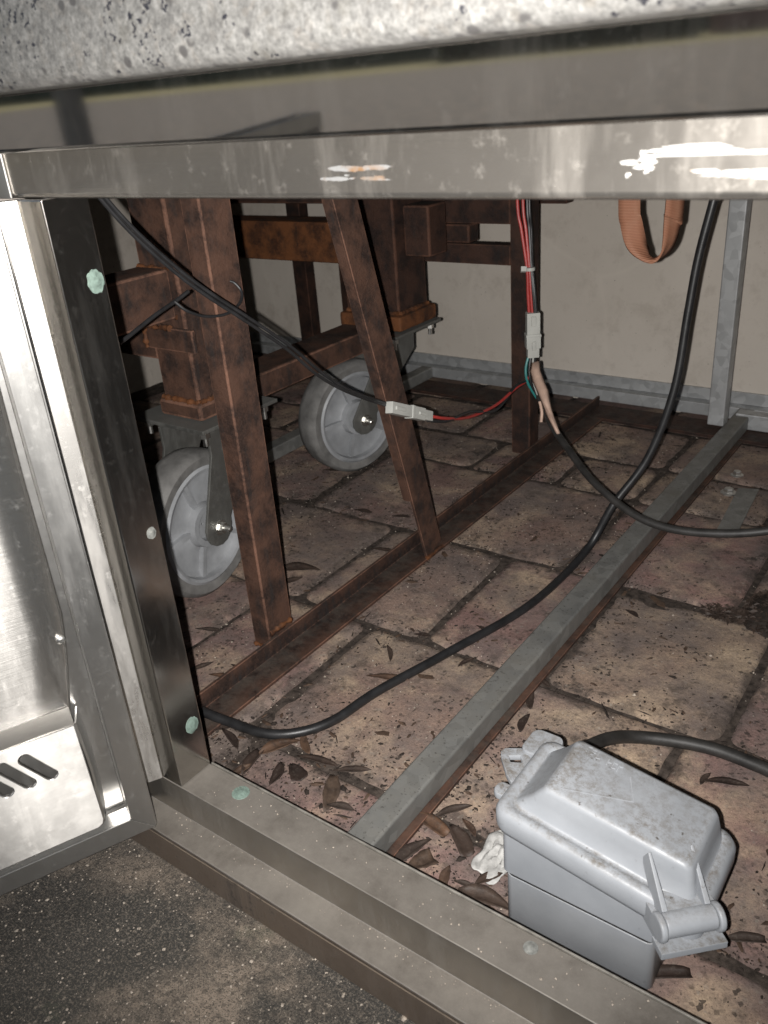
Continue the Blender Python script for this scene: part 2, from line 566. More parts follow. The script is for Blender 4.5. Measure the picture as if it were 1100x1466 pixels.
def mat_webbing():
    n = NT('copper coloured webbing')
    w = n.t.nodes.new('ShaderNodeTexWave')
    w.inputs['Scale'].default_value = 260
    w.bands_direction = 'Z'
    n.link(n.pos, w.inputs['Vector'])
    c = n.mix(w.outputs['Fac'], (0.22, 0.095, 0.055), (0.34, 0.160, 0.098))
    c = n.mix(n.ramp(n.noise(120, 5), [(0.45, 0.0), (0.7, 0.35)]), c, (0.30, 0.17, 0.11))
    return n.out(c, 0.6, 0.0, n.bump(w.outputs['Fac'], 0.5, 0.0008), 0.35)


def mat_glare(name, white):  # glare tones put into the colour
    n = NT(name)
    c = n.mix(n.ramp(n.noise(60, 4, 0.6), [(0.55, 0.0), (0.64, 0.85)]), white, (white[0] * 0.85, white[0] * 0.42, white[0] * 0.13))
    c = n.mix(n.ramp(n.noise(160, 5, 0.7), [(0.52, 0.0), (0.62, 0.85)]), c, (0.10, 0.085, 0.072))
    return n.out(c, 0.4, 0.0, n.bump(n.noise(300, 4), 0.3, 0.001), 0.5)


M = {
    'door_steel': mat_steel('brushed door steel', (0.62, 0.60, 0.57), 0.17, 0.0, (6, 6, 900), 1.0, 0.03, film=0.10, brushk=0.30),
    'strip_steel': mat_steel('bright strip steel', (0.62, 0.60, 0.57), 0.20, 0.0, None, 0.55, 0.04, film=0.30, dustcol=(0.10, 0.09, 0.08)),
    'ground_tone_steel': mat_steel('brown ground toned steel', (0.24, 0.19, 0.15), 0.34, 0.5, (420, 420, 6), 0.0, 0.3, film=0.7, dustcol=(0.030, 0.022, 0.016), brushk=0.08),  # brown of the mirrored ground put into the steel colour
    'lip_edge': mat_plain('pale sheet edge', (0.24, 0.225, 0.20), 0.5, 0.3, 0.4, 120, 0.3),
    'tray_steel': mat_steel('wavy polished steel', (0.64, 0.62, 0.59), 0.28, 0.1, (6, 6, 700), 0.92, 0.15, wave=0.003, film=0.14),
    'frame_steel': mat_steel('satin door frame steel', (0.58, 0.57, 0.55), 0.27, 0.25, (500, 500, 5), 0.0, 0.12, film=0.10, dustcol=(0.16, 0.15, 0.135), brushk=0.06),
    'sill_steel': mat_steel('dusty face frame steel', (0.39, 0.36, 0.32), 0.24, 0.92, (6, 300, 300), 0.0, 0.35, dustcol=(0.062, 0.053, 0.044), film=0.16),
    'jamb_steel': mat_steel('dark reflecting jamb steel', (0.50, 0.48, 0.45), 0.11, 0.35, (420, 420, 5), 0.0, 0.10, dustcol=(0.06, 0.056, 0.05), film=0.025, brushk=0.05),
    'rail_steel': mat_steel('dirty header rail steel', (0.47, 0.44, 0.40), 0.17, 0.4, (5, 420, 420), 0.0, 0.10, film=0.10, dustcol=(0.070, 0.061, 0.051), wave=0.0015, brushk=0.07),
    'trim_steel': mat_steel('mirror trim steel', (0.60, 0.57, 0.53), 0.035, 0.2, None, 0.0, 0.02, film=0.008, dustcol=(0.09, 0.08, 0.07), brushk=0.0),
    'bolt_steel': mat_steel('zinc bolt', (0.62, 0.61, 0.58), 0.30, 0.2, None, 0.0, 0.3),
    'caster_steel': mat_steel('dull caster steel', (0.26, 0.26, 0.245), 0.36, 0.6, None, 0.0, 0.4, film=0.35, dustcol=(0.05, 0.046, 0.04)),
    'rust': mat_rust('rusty steel'),
    'rust_dark': mat_rust('dark rusty steel', (0.009, 0.0058, 0.0052), (0.018, 0.0100, 0.0082), (0.034, 0.016, 0.0105), 0.35, (0.011, 0.010, 0.010)),
    'rust_orange': mat_rust('orange rusty steel', (0.015, 0.0075, 0.0055), (0.050, 0.0195, 0.0095), (0.105, 0.039, 0.0135), 0.55, (0.014, 0.010, 0.008)),
    'galv': mat_galv('galvanised steel', (0.46, 0.47, 0.475), 0.35),
    'galv_dusty': mat_galv('dusty galvanised tube', (0.26, 0.262, 0.252), 1.0, (0.135, 0.127, 0.110)),
    'paver': mat_paver(),
    'soil': mat_plain('dark joint soil', (0.064, 0.051, 0.043), 0.95, 0, 0.7, 160, 0.9, 0.2),
    'concrete': mat_concrete(),
    'granite': mat_granite(),
    'board': mat_board(),
    'stucco': mat_plain('grey stucco', (0.30, 0.27, 0.24), 0.9, 0, 0.2, 40, 0.6, 0.2),
    'pvc': mat_pvc(),
    'gap_shade_band': mat_plain('dark gap shade', (0.018, 0.018, 0.018), 0.7, 0, 0.2),
    'cable': mat_plain('black cable jacket', (0.018, 0.018, 0.019), 0.42, 0, 0.4, 80, 0.12, 0.5),
    'cable_dusty': mat_plain('dusty black cable jacket', (0.027, 0.0255, 0.024), 0.55, 0, 0.5, 70, 0.2, 0.5),
    'red_wire': mat_plain('red wire', (0.36, 0.035, 0.03), 0.4, 0, 0.2),
    'teal_wire': mat_plain('teal wire', (0.03, 0.20, 0.19), 0.4, 0, 0.2),
    'sheath': mat_plain('peeled beige sheath', (0.52, 0.36, 0.28), 0.6, 0, 0.2, 90, 0.4),
    'white_plastic': mat_plain('off white nylon', (0.42, 0.42, 0.39), 0.4, 0, 0.1, 70, 0.05),
    'wheel_grey': mat_plain('grey nylon wheel', (0.285, 0.293, 0.305), 0.45, 0, 0.3, 26, 0.1),
    'tyre_grey': mat_plain('dirty grey tread', (0.150, 0.146, 0.140), 0.75, 0, 0.45, 40, 0.35),
    'leaf': mat_leaf(),
    'crumb': mat_plain('dark leaf crumbs', (0.030, 0.023, 0.019), 0.85, 0, 0.5, 200, 0.2, 0.25),
    'grit': mat_plain('pale grit', (0.34, 0.29, 0.24), 0.8, 0, 0.5, 300, 0.2, 0.4),
    'litter': mat_leaf(),
    'paper': mat_plain('dirty white paper', (0.46, 0.455, 0.44), 0.75, 0, 0.4, 90, 0.4),
    'verdigris': mat_plain('green corroded rivet', (0.145, 0.20, 0.17), 0.8, 0, 0.35, 400, 0.5),
    'lime': mat_plain('chalky rivet', (0.16, 0.162, 0.150), 0.8, 0, 0.4, 400, 0.4),
    'webbing': mat_webbing(),
    'glare': mat_glare('white and orange painted glare', (0.25, 0.245, 0.235)),
    'glare_dull': mat_glare('dull painted glare', (0.13, 0.129, 0.127)),
    'grass': mat_plain('lawn grass', (0.22, 0.20, 0.10), 0.9, 0, 0.6, 8, 0.8, 0.2),
    'roof_board': mat_plain('painted roof boards', (0.22, 0.20, 0.18), 0.8, 0, 0.2, 6, 0.2),
    'brick': mat_plain('pinkish brick', (0.33, 0.17, 0.13), 0.85, 0, 0.3, 20, 0.5),
    'mortar': mat_plain('pale mortar', (0.30, 0.27, 0.24), 0.9, 0, 0.2),
    'hedge': mat_plain('dark hedge leaf', (0.030, 0.045, 0.018), 0.7, 0, 0.5, 20, 0.2),
    'bark': mat_plain('brown bark', (0.06, 0.045, 0.03), 0.9, 0, 0.3),
    'black_enamel': mat_plain('black enamel', (0.015, 0.015, 0.016), 0.3, 0, 0.2),
}

EDGE.update({'rusty steel': mat_rust('worn rusty edge', (0.018, 0.011, 0.009), (0.048, 0.026, 0.019), (0.13, 0.066, 0.044), 0.7, (0.02, 0.018, 0.017)),
             'dark rusty steel': mat_rust('worn dark edge', (0.012, 0.008, 0.007), (0.035, 0.018, 0.013), (0.07, 0.032, 0.02), 0.7, (0.015, 0.013, 0.013))})
# ================================================================== THE SETTING
mb = MB()
mb.add([(-70, -47, 0), (40, -47, 0), (40, 0.62, 0), (-70, 0.62, 0)], [(0, 1, 2, 3)])
patio = mb.build('patio', M['concrete'], kind='structure')
patio['label'] = 'dark stained concrete patio below the open steel door'
mb = MB()
mb.add([(-200, -130, -0.08), (160, -130, -0.08), (160, 90, -0.08), (-200, 90, -0.08)], [(0, 1, 2, 3)])
lawn = mb.build('lawn', M['grass'], kind='structure')

floor = MB()
NX, NY = 300, 150
floor.add([(-2.82 + 4.34 * i / NX, 0.60 + 2.12 * j / NY, -0.0058 + 0.0022 * noise.noise((i * 0.32, j * 0.32, 0)) + 0.0016 * noise.noise((i * 0.09, j * 0.09, 5)))
           for j in range(NY + 1) for i in range(NX + 1)],
          [(j * (NX + 1) + i, j * (NX + 1) + i + 1, (j + 1) * (NX + 1) + i + 1, (j + 1) * (NX + 1) + i) for j in range(NY) for i in range(NX)])
floor = floor.build('paved_floor', M['soil'], kind='structure')
floor['label'] = 'grimy clay paver floor inside the cabinet'


def paver(x0, x1, y0, y1):
    g = random.uniform(0.0005, 0.0024)
    x0 += g; x1 -= g; y0 += g; y1 -= g
    r = random.uniform(0.022, 0.036)
    base = rrect(x0, x1, y0, y1, r, 4)
    cx, cy = (x0 + x1) / 2, (y0 + y1) / 2
    ph = [random.uniform(0, 6.28) for _ in range(4)]
    tilt = (random.uniform(-0.006, 0.006), random.uniform(-0.006, 0.006))
    h = random.uniform(-0.003, 0.003)

    def ring(inset, z):
        out = []
        for x, y in base:
            a = math.atan2(y - cy, x - cx)
            w = 0.0035 * math.sin(3 * a + ph[0]) + 0.003 * math.sin(7 * a + ph[1]) + 0.002 * math.sin(13 * a + ph[2])
            d = Vector((cx - x, cy - y)).normalized() * (inset + w * 0.8 + 0.003)
            zz = z + h + (x - cx) * tilt[0] * 3 + (y - cy) * tilt[1] * 3
            out.append((x + d.x, y + d.y, min(zz, 0.004)))
        return out
    mb = MB()
    rings = [ring(0.0, -0.04), ring(0.0, -0.013), ring(0.004, -0.006), ring(0.012, -0.0015), ring(0.03, 0.0)]
    mb.loft(rings, False, True)
    return mb.build('paver', M['paver'], floor, sharp=60)


rows = [(0.60, 0.775), (0.775, 1.155), (1.155, 1.545), (1.545, 1.955), (1.955, 2.175), (2.175, 2.46), (2.46, 2.75)]
cols = [
    [-2.7, -2.3, -1.9, -1.55, -1.22, -0.92, -0.62, -0.33, 0.06, 0.45, 0.8, 1.12, 1.45],
    [-2.7, -2.35, -2.0, -1.62, -1.24, -0.96, -0.60, -0.30, 0.08, 0.42, 0.75, 1.1, 1.45],
    [-2.7, -2.3, -1.93, -1.56, -1.17, -0.84, -0.575, -0.245, 0.10, 0.4, 0.8, 1.1, 1.45],
    [-2.7, -2.28, -1.87, -1.47, -1.09, -0.705, -0.33, 0.05, 0.43, 0.78, 1.1, 1.45],
    [-2.7, -2.32, -1.95, -1.6, -1.2, -0.93, -0.70, -0.38, 0.0, 0.36, 0.75, 1.1, 1.45],
    [-2.7, -2.38, -2.04, -1.7, -1.36, -1.02, -0.70, -0.36, 0.0, 0.38, 0.75, 1.1, 1.45],
    [-2.7, -2.3, -1.92, -1.55, -1.18, -0.82, -0.46, -0.1, 0.26, 0.6, 1.0, 1.45]]
for (y0, y1), cs in zip(rows, cols):
    for a, b in zip(cs, cs[1:]):
        paver(a, b, y0 + random.uniform(-0.003, 0.003), y1 + random.uniform(-0.003, 0.003))

# ================================================================== THE KITCHEN ISLAND
isl = thing('kitchen_island', 'stainless steel and granite outdoor kitchen island with its cabinet door standing open', 'kitchen island', (0, 0.5, 0))
mb = MB()
mb.box(-2.9, 1.6, 0.46, 2.95, 1.024, 1.22)
mb.build('granite_countertop', M['granite'], isl, bevel=0.014, seg=3)
# trim band below the granite (mirror polished), with a ledge and the header rail set back under it
prof = [(0.4960, 1.0235), (0.497, 0.9775), (0.4985, 0.9752), (0.501, 0.9745), (0.5385, 0.9745), (0.5385, 0.985), (0.510, 0.986), (0.507, 1.0235)]
mb = MB()
mb.prism([(-2.85, y, z) for y, z in prof], (4.4, 0, 0))
mb.build('trim_band', M['trim_steel'], isl, bevel=0.0012)
prof = [(0.539, 0.974), (0.539, 0.934), (0.541, 0.9295), (0.546, 0.928), (0.597, 0.928), (0.597, 0.936), (0.549, 0.937), (0.546, 0.974)]
mb = MB()
mb.prism([(-0.98, y, z) for y, z in prof], (1.5, 0, 0))
rail = mb.build('header_rail', M['rail_steel'], isl, bevel=0.0015)
# corner cover plates of the rail at its left end
mb = MB()
mb.box(-0.98, at(11, 260, 1, 0.537).x, 0.536, 0.5388, 0.9285, 0.974)
mb.build('corner_plate', M['frame_steel'], rail, bevel=0.0012)
# flash glare on the rail, painted in as thin pale and orange strokes
def glare(x0, x1, z, dz, seed, mm='glare', n_=26):
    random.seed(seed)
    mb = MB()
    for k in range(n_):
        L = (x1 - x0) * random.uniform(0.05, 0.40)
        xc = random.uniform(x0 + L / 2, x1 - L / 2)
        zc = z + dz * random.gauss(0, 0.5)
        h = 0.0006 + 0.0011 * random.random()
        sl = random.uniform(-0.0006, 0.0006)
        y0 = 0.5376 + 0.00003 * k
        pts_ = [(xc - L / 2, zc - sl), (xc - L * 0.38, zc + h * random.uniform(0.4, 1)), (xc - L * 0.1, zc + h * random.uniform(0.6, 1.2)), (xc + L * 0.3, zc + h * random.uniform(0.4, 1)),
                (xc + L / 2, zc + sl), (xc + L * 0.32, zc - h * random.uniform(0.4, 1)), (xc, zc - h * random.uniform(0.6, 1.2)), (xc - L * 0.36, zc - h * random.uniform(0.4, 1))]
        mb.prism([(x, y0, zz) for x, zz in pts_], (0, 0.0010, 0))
    return mb.build('painted_glare', M[mm], rail)


glare(-0.204, 0.06, 0.9552, 0.0028, 1, n_=34)
glare(-0.192, 0.06, 0.9425, 0.0022, 2, n_=26)
glare(-0.216, -0.190, 0.9490, 0.0060, 14, n_=16)
glare(-0.105, -0.085, 0.9500, 0.0040, 15, n_=10)
glare(-0.462, -0.386, 0.9505, 0.0016, 3, 'glare_dull', 16)
glare(-0.462, -0.386, 0.9437, 0.0013, 4, 'glare_dull', 14)
random.seed(11)
# sill: lower ledge, step, upper ledge and the short face down to the concrete
prof = [(0.497, 0.001), (0.497, 0.058), (0.539, 0.058), (0.539, 0.118), (0.5975, 0.118), (0.5975, 0.105), (0.594, 0.105), (0.594, 0.113),
        (0.5445, 0.113), (0.5445, 0.053), (0.502, 0.053), (0.502, 0.001)]
mb = MB()
mb.prism([(-0.965, y, z) for y, z in prof], (1.475, 0, 0))
sill = mb.build('sill', M['sill_steel'], isl, bevel=0.0028, seg=3)
mb = MB()
mb.box(-0.836, 0.51, 0.5978, 0.6005, 0.108, 0.1195)
mb.build('sill_lip', M['lip_edge'], sill, bevel=0.0008)
mb = MB()
mb.box(-0.962, 0.508, 0.4942, 0.4966, 0.0015, 0.0535)
mb.build('ground_tone_strip', M['ground_tone_steel'], sill, bevel=0.0008, label='brown streaked strip at the foot of the sill, ground reflection painted in')  # added plate; the brown ground reflection is painted in, with rusty streaks
# side jambs: outer return, step and inner return
for sgn, xj, nm in ((1, -0.836, 'jamb'), (-1, 0.45, 'jamb')):
    prof = [(-0.095, 0.497), (-0.066, 0.497), (-0.064, 0.4985), (-0.041, 0.539), (0.0, 0.539), (0.0, 0.5972), (-0.006, 0.5972), (-0.006, 0.545),
            (-0.047, 0.545), (-0.070, 0.503), (-0.095, 0.503)]
    mb = MB()
    mb.prism([(xj + sgn * x, y, 0.1185) for x, y in prof], (0, 0, 0.8092))
    j = mb.build(nm, M['jamb_steel'], isl, bevel=0.0022, seg=3)
    mb = MB()
    nx, ny = sgn * 0.8686, -0.4954
    for t0, t1 in ((0.06, 0.46), (0.54, 0.985)):
        a0 = (xj + sgn * (-0.064 + 0.023 * t0), 0.4985 + 0.0405 * t0)
        a1 = (xj + sgn * (-0.064 + 0.023 * t1), 0.4985 + 0.0405 * t1)
        mb.prism([(a0[0] + nx * k, a0[1] + ny * k, 0.1190) for k in (0.0003,)] + [(a1[0] + nx * 0.0003, a1[1] + ny * 0.0003, 0.1190), (a1[0] + nx * 0.0022, a1[1] + ny * 0.0022, 0.1190), (a0[0] + nx * 0.0022, a0[1] + ny * 0.0022, 0.1190)], (0, 0, 0.808))
    mb.build('seal_strip', M['strip_steel'], j, bevel=0.0008)
    if sgn == 1:
        mb = MB()
        for (px, py), rx, rz, mm, lab in (((137, 403), 0.0112, 0.0138, 'verdigris', 'green corroded rivet high on the jamb'),
                                          ((217, 763), 0.0075, 0.0085, 'lime', 'small chalky rivet halfway up the jamb'),
                                          ((275, 1038), 0.0115, 0.0140, 'verdigris', 'green corroded rivet low on the jamb')):
            p = at(px, py, 0, -0.836)
            n = 22
            rings = []
            for rr, h in ((1.0, -0.0005), (0.95, 0.0006), (0.62, 0.0009), (0.45, 0.0018), (0.22, 0.0022)):
                rings.append([(p.x + h, p.y + rr * rx * math.cos(2 * math.pi * i / n) * (1 + 0.09 * random.uniform(-1, 1) * (rr > .9)),
                               p.z + rr * rz * math.sin(2 * math.pi * i / n) * (1 + 0.1 * random.uniform(-1, 1) * (rr > .9))) for i in range(n)])
            q = MB()
            q.loft(rings)
            q.build('rivet', M[mm], j, label=lab)
for px, py, r, mm in ((345, 1135, 0.0135, 'verdigris'), (760, 1357, 0.009, 'lime')):
    p = fl(px, py, 0.118)
    q = MB()
    q.lathe([(r, -0.0005), (r * 0.95, 0.0006), (r * 0.6, 0.0009), (r * 0.45, 0.0018), (r * 0.2, 0.0022)], p, (0, 0, 1), 20)
    q.build('rivet', M[mm], sill, label='green corroded rivet on the sill' if mm == 'verdigris' else 'chalky rivet on the sill')
# fascia panels beside the opening, ends and back
for x0, x1 in ((-2.85, -0.925), (0.5, 1.55)):
    mb = MB()
    mb.box(x0, x1, 0.53, 0.58, 0.001, 0.9735)
    mb.build('fascia_panel', M['stucco'], isl, bevel=0.004)
for x0, x1 in ((-2.85, -2.80), (1.50, 1.55)):
    mb = MB()
    mb.box(x0, x1, 0.582, 2.745, -0.03, 1.0235)
    mb.build('side_panel', M['board'], isl)
mb = MB()
mb.box(-2.798, 1.498, 2.65, 2.70, -0.03, 1.0235)
mb.build('back_panel', M['board'], isl, label='tan cement board panel at the back of the cabinet')
# galvanised framing
mb = MB()
mb.box(-2.79, 1.49, 2.604, 2.648, 0.013, 0.052)
mb.build('back_rail', M['galv'], isl, bevel=0.003)
mb = MB()
mb.box(-2.79, 1.49, 2.640, 2.649, 0.0525, 0.090)
mb.build('back_flashing', M['galv'], isl, bevel=0.001)
for x0, x1, lab in ((-0.622, -0.5745, None), (-1.79, -1.742, None)):
    mb = MB()
    mb.box(x0, x1, 0.600, 2.602, 0.0125, 0.055)
    mb.build('floor_tube', M['galv_dusty'], isl, bevel=0.005, seg=3)
mb = MB()
mb.box(-0.6300, -0.563, 0.600, 2.44, 0.005, 0.0122)
mb.build('rusty_shim', M['rust'], isl, bevel=0.001, label='rusty flat bar under the galvanised floor tube')
mb = MB()
mb.box(-0.664, -0.617, 2.42, 2.468, 0.0555, 1.02)
mb.build('post', M['galv'], isl, bevel=0.004, seg=3)
mb = MB()
mb.box(-0.614, 1.48, 2.53, 2.575, 0.014, 0.062)
mb.build('side_rail', M['galv'], isl, bevel=0.004)

# ---- the open door
ang = math.radians(-114)
DU = Vector((math.cos(ang), math.sin(ang), 0))
DNN = Vector((-math.sin(ang), math.cos(ang), 0))
P0 = Vector((-0.851, 0.494, 0))


def dq(u, w, n):
    return P0 + DU * u + DNN * n + Vector((0, 0, w))


def dbox(mb, u0, u1, w0, w1, n0, n1):
    c = dq((u0 + u1) / 2, (w0 + w1) / 2, (n0 + n1) / 2)
    return mb.obox(c, DU, (0, 0, 1), DNN, (u1 - u0) / 2, (w1 - w0) / 2, (n1 - n0) / 2)


W = 1.22
door = MB()
dbox(door, 0.0, W, 0.0745, 0.925, -0.056, -0.052)
door = door.build('door', M['door_steel'], isl, bevel=0.001, label='stainless steel door standing open with its inner side in view')
for poly in ([(0, .074), (.0305, .1045), (.0305, .895), (0, .925)], [(W, .074), (W - .0305, .1045), (W - .0305, .895), (W, .925)],
             [(0.0008, .074), (W - .0008, .074), (W - .0313, .1045), (.0313, .1045)], [(0.0008, .925), (W - .0008, .925), (W - .0313, .895), (.0313, .895)]):
    mb = MB()
    mb.prism([dq(u, w, 0) for u, w in poly], DNN * -0.004)
    mb.build('door_flange', M['frame_steel'], door, bevel=0.0012)
mb = MB()      # edges of the pan and the return lips behind the flanges
dbox(mb, -0.002, 0.0005, 0.075, 0.924, -0.0515, -0.0045)
dbox(mb, 0.0285, 0.0305, 0.105, 0.894, -0.030, -0.0042)
dbox(mb, W - 0.0005, W + 0.002, 0.075, 0.924, -0.0515, -0.0045)
dbox(mb, 0.031, W - 0.031, 0.1015, 0.1040, -0.030, -0.0042)
dbox(mb, 0.001, W - 0.001, 0.0745, 0.0765, -0.0515, -0.0045)
mb.build('door_edge', M['frame_steel'], door)
mb = MB()      # back of the recess
dbox(mb, 0.031, W - 0.031, 0.104, 0.894, -0.040, -0.038)
mb.build('recess_back', M['frame_steel'], door)
# brushed liner plate with a wavy right-hand edge, rolled back at that edge
edge = [(0.300, 0.0640), (0.345, 0.0560), (0.393, 0.0475), (0.442, 0.0415), (0.516, 0.0410), (0.636, 0.0405), (0.78, 0.0375), (0.885, 0.036)]
mb = MB()
rings = []
for w, u in edge:
    row = [dq(u + 0.001, w, -0.034), dq(u, w, -0.026), dq(u + 0.0015, w, -0.0215), dq(u + 0.005, w, -0.020)]
    for k in range(1, 15):
        uu = u + 0.005 + (0.62 - u) * (k / 14)
        row.append(dq(uu, w, -0.020 + 0.0015 * math.sin(6 * uu + 2 * w) * min(1, (uu - u) * 6)))
    rings.append(row)
mb.loft(rings, False, False, close=False)
mb.build('liner_plate', M['door_steel'], door, sharp=80)
# slotted tray hung at the foot of the door
def slot(u, w0=0.2375, w1=0.2755, tilt=0.024, hw=0.0088):
    a, b = Vector((u + tilt, w1)), Vector((u, w0))
    d = (a - b).normalized()
    nn = Vector((-d.y, d.x))
    out = []
    t0 = math.atan2(nn.y, nn.x)
    for k in range(8):
        t = t0 + math.pi * k / 7
        out.append(tuple(b + Vector((math.cos(t), math.sin(t))) * hw))
    for k in range(8):
        t = t0 + math.pi + math.pi * k / 7
        out.append(tuple(a + Vector((math.cos(t), math.sin(t))) * hw))
    return out
ZU = Vector((0, 0, 1))
mt = Matrix(((DU.x, 0, DNN.x, P0.x + DNN.x * 0.004), (DU.y, 0, DNN.y, P0.y + DNN.y * 0.004), (0, 1, 0, 0), (0, 0, 0, 1)))
outer = [(0.066, 0.133), (0.0685, 0.126), (0.075, 0.1225), (0.60, 0.1225), (0.60, 0.298), (0.068, 0.298)]
slots = [slot(0.110 + 0.0275 * k) for k in range(16)]
tray = sheet_with_holes('slotted_tray', M['tray_steel'], door, outer, slots, 0.002, mt, 0.0016)
mb = MB()
prof = [(0.0675, 0.002), (0.0640, 0.0), (0.0560, -0.034), (0.0580, -0.034), (0.0660, -0.001)]
rr = []
for w in (0.1235, 0.16, 0.22, 0.297):
    rr.append([dq(u - 0.004 * math.sin((w - .12) * 17), w, n) for u, n in prof])
mb.loft(rr)
mb.build('tray_side', M['frame_steel'], tray)
mb = MB()
mb.prism([dq(u, w, n) for u, w, n in ((0.066, 0.2985, 0.0055), (0.60, 0.2985, 0.0055), (0.60, 0.312, -0.019), (0.066, 0.312, -0.019))], (0, 0, -0.003))
mb.build('tray_lip', M['tray_steel'], tray, bevel=0.001)
mb = MB()
dbox(mb, 0.07, 0.60, 0.124, 0.127, -0.034, 0.002)
mb.build('tray_floor', M['frame_steel'], tray)
mb = MB()
p = dq(0.052, 0.412, -0.017)
mb.lathe([(0.0055, -0.004), (0.0055, 0.001), (0.003, 0.003)], p, DNN, 14)
mb.build('rivet', M['bolt_steel'], door)
# hinge strip between door and frame
mb = MB()
mb.cyl((-0.876, 0.488, 0.12), (-0.876, 0.488, 0.92), 0.0030, 12)
mb.build('hinge_rod', M['frame_steel'], isl)

# ================================================================== RUSTY FLOOR FRAME
fr = thing('angle_iron_rack', 'rusty angle iron rack welded along the paver floor with upright leg and slanting brace', 'steel frame', (-1.03, 0.97, 0))
mb = MB()
mb.prism([(x, 0.60, z) for x, z in ((-1.062, 0.004), (-0.997, 0.004), (-0.997, 0.0115), (-1.0545, 0.0115), (-1.0545, 0.046), (-1.062, 0.046))], (0, 1.96, 0))
mb.build('floor_angle', M['rust'], fr, bevel=0.0015)
mb = MB()
mb.box(-1.120, -1.075, 0.968, 1.038, 0.005, 1.02)
mb.build('leg', M['rust'], fr, bevel=0.0035, seg=2)
mb = MB()
a, b = Vector((-1.002, 1.452, 0.05)), Vector((-1.002, 1.235, 0.86))
d = (b - a).normalized()
mb.bar(a - d * 0.03, b + d * 0.12, 0.066, 0.007, upv=(1, 0, 0))
mb.bar(a + d * 0.13 + Vector((-0.012, -0.030, 0)), b + d * 0.12 + Vector((-0.012, -0.030, 0)), 0.006, 0.024, upv=(1, 0, 0))
mb.build('brace', M['rust'], fr, bevel=0.0015)
mb = MB()
mb.box(-1.134, -1.074, 2.095, 2.15, 0.005, 1.02)
mb.build('rear_leg', M['rust_dark'], fr, bevel=0.004)
for z0, z1, x0 in ((0.552, 0.606, -1.47), (0.66, 0.735, -1.47)):
    mb = MB()
    mb.box(x0, -1.136, 2.10, 2.148, z0, z1)
    mb.build('cross_bar', M['rust_dark'], fr, bevel=0.003)
mb = MB()
mb.box(-1.36, -1.262, 2.098, 2.152, 0.607, 0.659)
mb.build('gusset', M['rust_dark'], fr, bevel=0.006)
mb = MB()
mb.box(-2.6, 1.45, 2.45, 2.572, 0.003, 0.0125)
mb.build('rear_strip', M['rust_dark'], fr, bevel=0.001)  # wide dark flat strip along the floor before the back rail
for x in (-2.275, -2.045):
    mb = MB()
    mb.box(x - 0.033, x + 0.033, 2.505, 2.555, 0.014, 1.02)
    mb.build('rear_leg', M['rust_dark'], fr, bevel=0.003)
mb = MB()
mb.box(-2.6, -1.136, 2.45, 2.50, 0.665, 0.70)
mb.build('cross_bar', M['rust_dark'], fr, bevel=0.003)

# ================================================================== RUSTY CART ON CASTERS
ct = thing('rusty_cart', 'heavy rusty welded steel cart standing on grey caster wheels', 'cart', (-1.40, 1.45, 0))
mb = MB()
mb.box(-1.425, -1.318, 1.10, 1.215, 0.43, 1.02)
mb.build('corner_post', M['rust'], ct, bevel=0.006)
mb = MB()
mb.box(-1.435, -1.308, 1.09, 1.225, 0.4185, 0.455)
mb.build('post_foot', M['rust'], ct, bevel=0.007)
mb = MB()
mb.box(-1.525, -1.345, 1.86, 2.00, 0.46, 1.02)
mb.build('corner_post', M['rust_dark'], ct, bevel=0.006)
mb = MB()
mb.box(-1.54, -1.328, 1.84, 2.02, 0.415, 0.457)
mb.build('post_foot', M['rust_orange'], ct, bevel=0.008, label='foot of the rear cart post, orange with rust')
mb = MB()
mb.box(-1.525, -1.415, 1.227, 1.838, 0.365, 0.425)
mb.build('lower_beam', M['rust'], ct, bevel=0.005)
mb = MB()
mb.box(-1.425, -1.335, 0.66, 1.098, 0.630, 0.728)
mb.build('upper_side_beam', M['rust'], ct, bevel=0.006)
mb = MB()
mb.box(-2.20, -1.427, 1.105, 1.205, 0.535, 0.60)
mb.build('front_beam', M['rust'], ct, bevel=0.005)
mb = MB()
mb.box(-1.432, -1.29, 1.088, 1.0985, 0.565, 0.612)
mb.build('weld_plate', M['rust'], ct, bevel=0.003)
mb = MB()
mb.box(-2.25, -1.527, 1.89, 1.985, 0.578, 0.690)
mb.build('upper_beam', M['rust_orange'], ct, bevel=0.006, label='upper cross beam, bright orange with rust')
mb = MB()
mb.box(-1.343, -1.262, 1.90, 1.985, 0.605, 0.735)
mb.build('stub_beam', M['rust_dark'], ct, bevel=0.006)
mb = MB()
mb.box(-2.25, -1.527, 1.91, 1.97, 0.735, 0.80)
mb.build('top_beam', M['rust_dark'], ct, bevel=0.005)
mb = MB()
mb.box(-2.10, -1.98, 1.10, 1.22, 0.43, 1.02)
mb.build('corner_post', M['rust_dark'], ct, bevel=0.006)
mb = MB()
mb.box(-2.36, -2.252, 1.88, 2.0, 0.40, 1.02)
mb.build('corner_post', M['rust_dark'], ct, bevel=0.006)


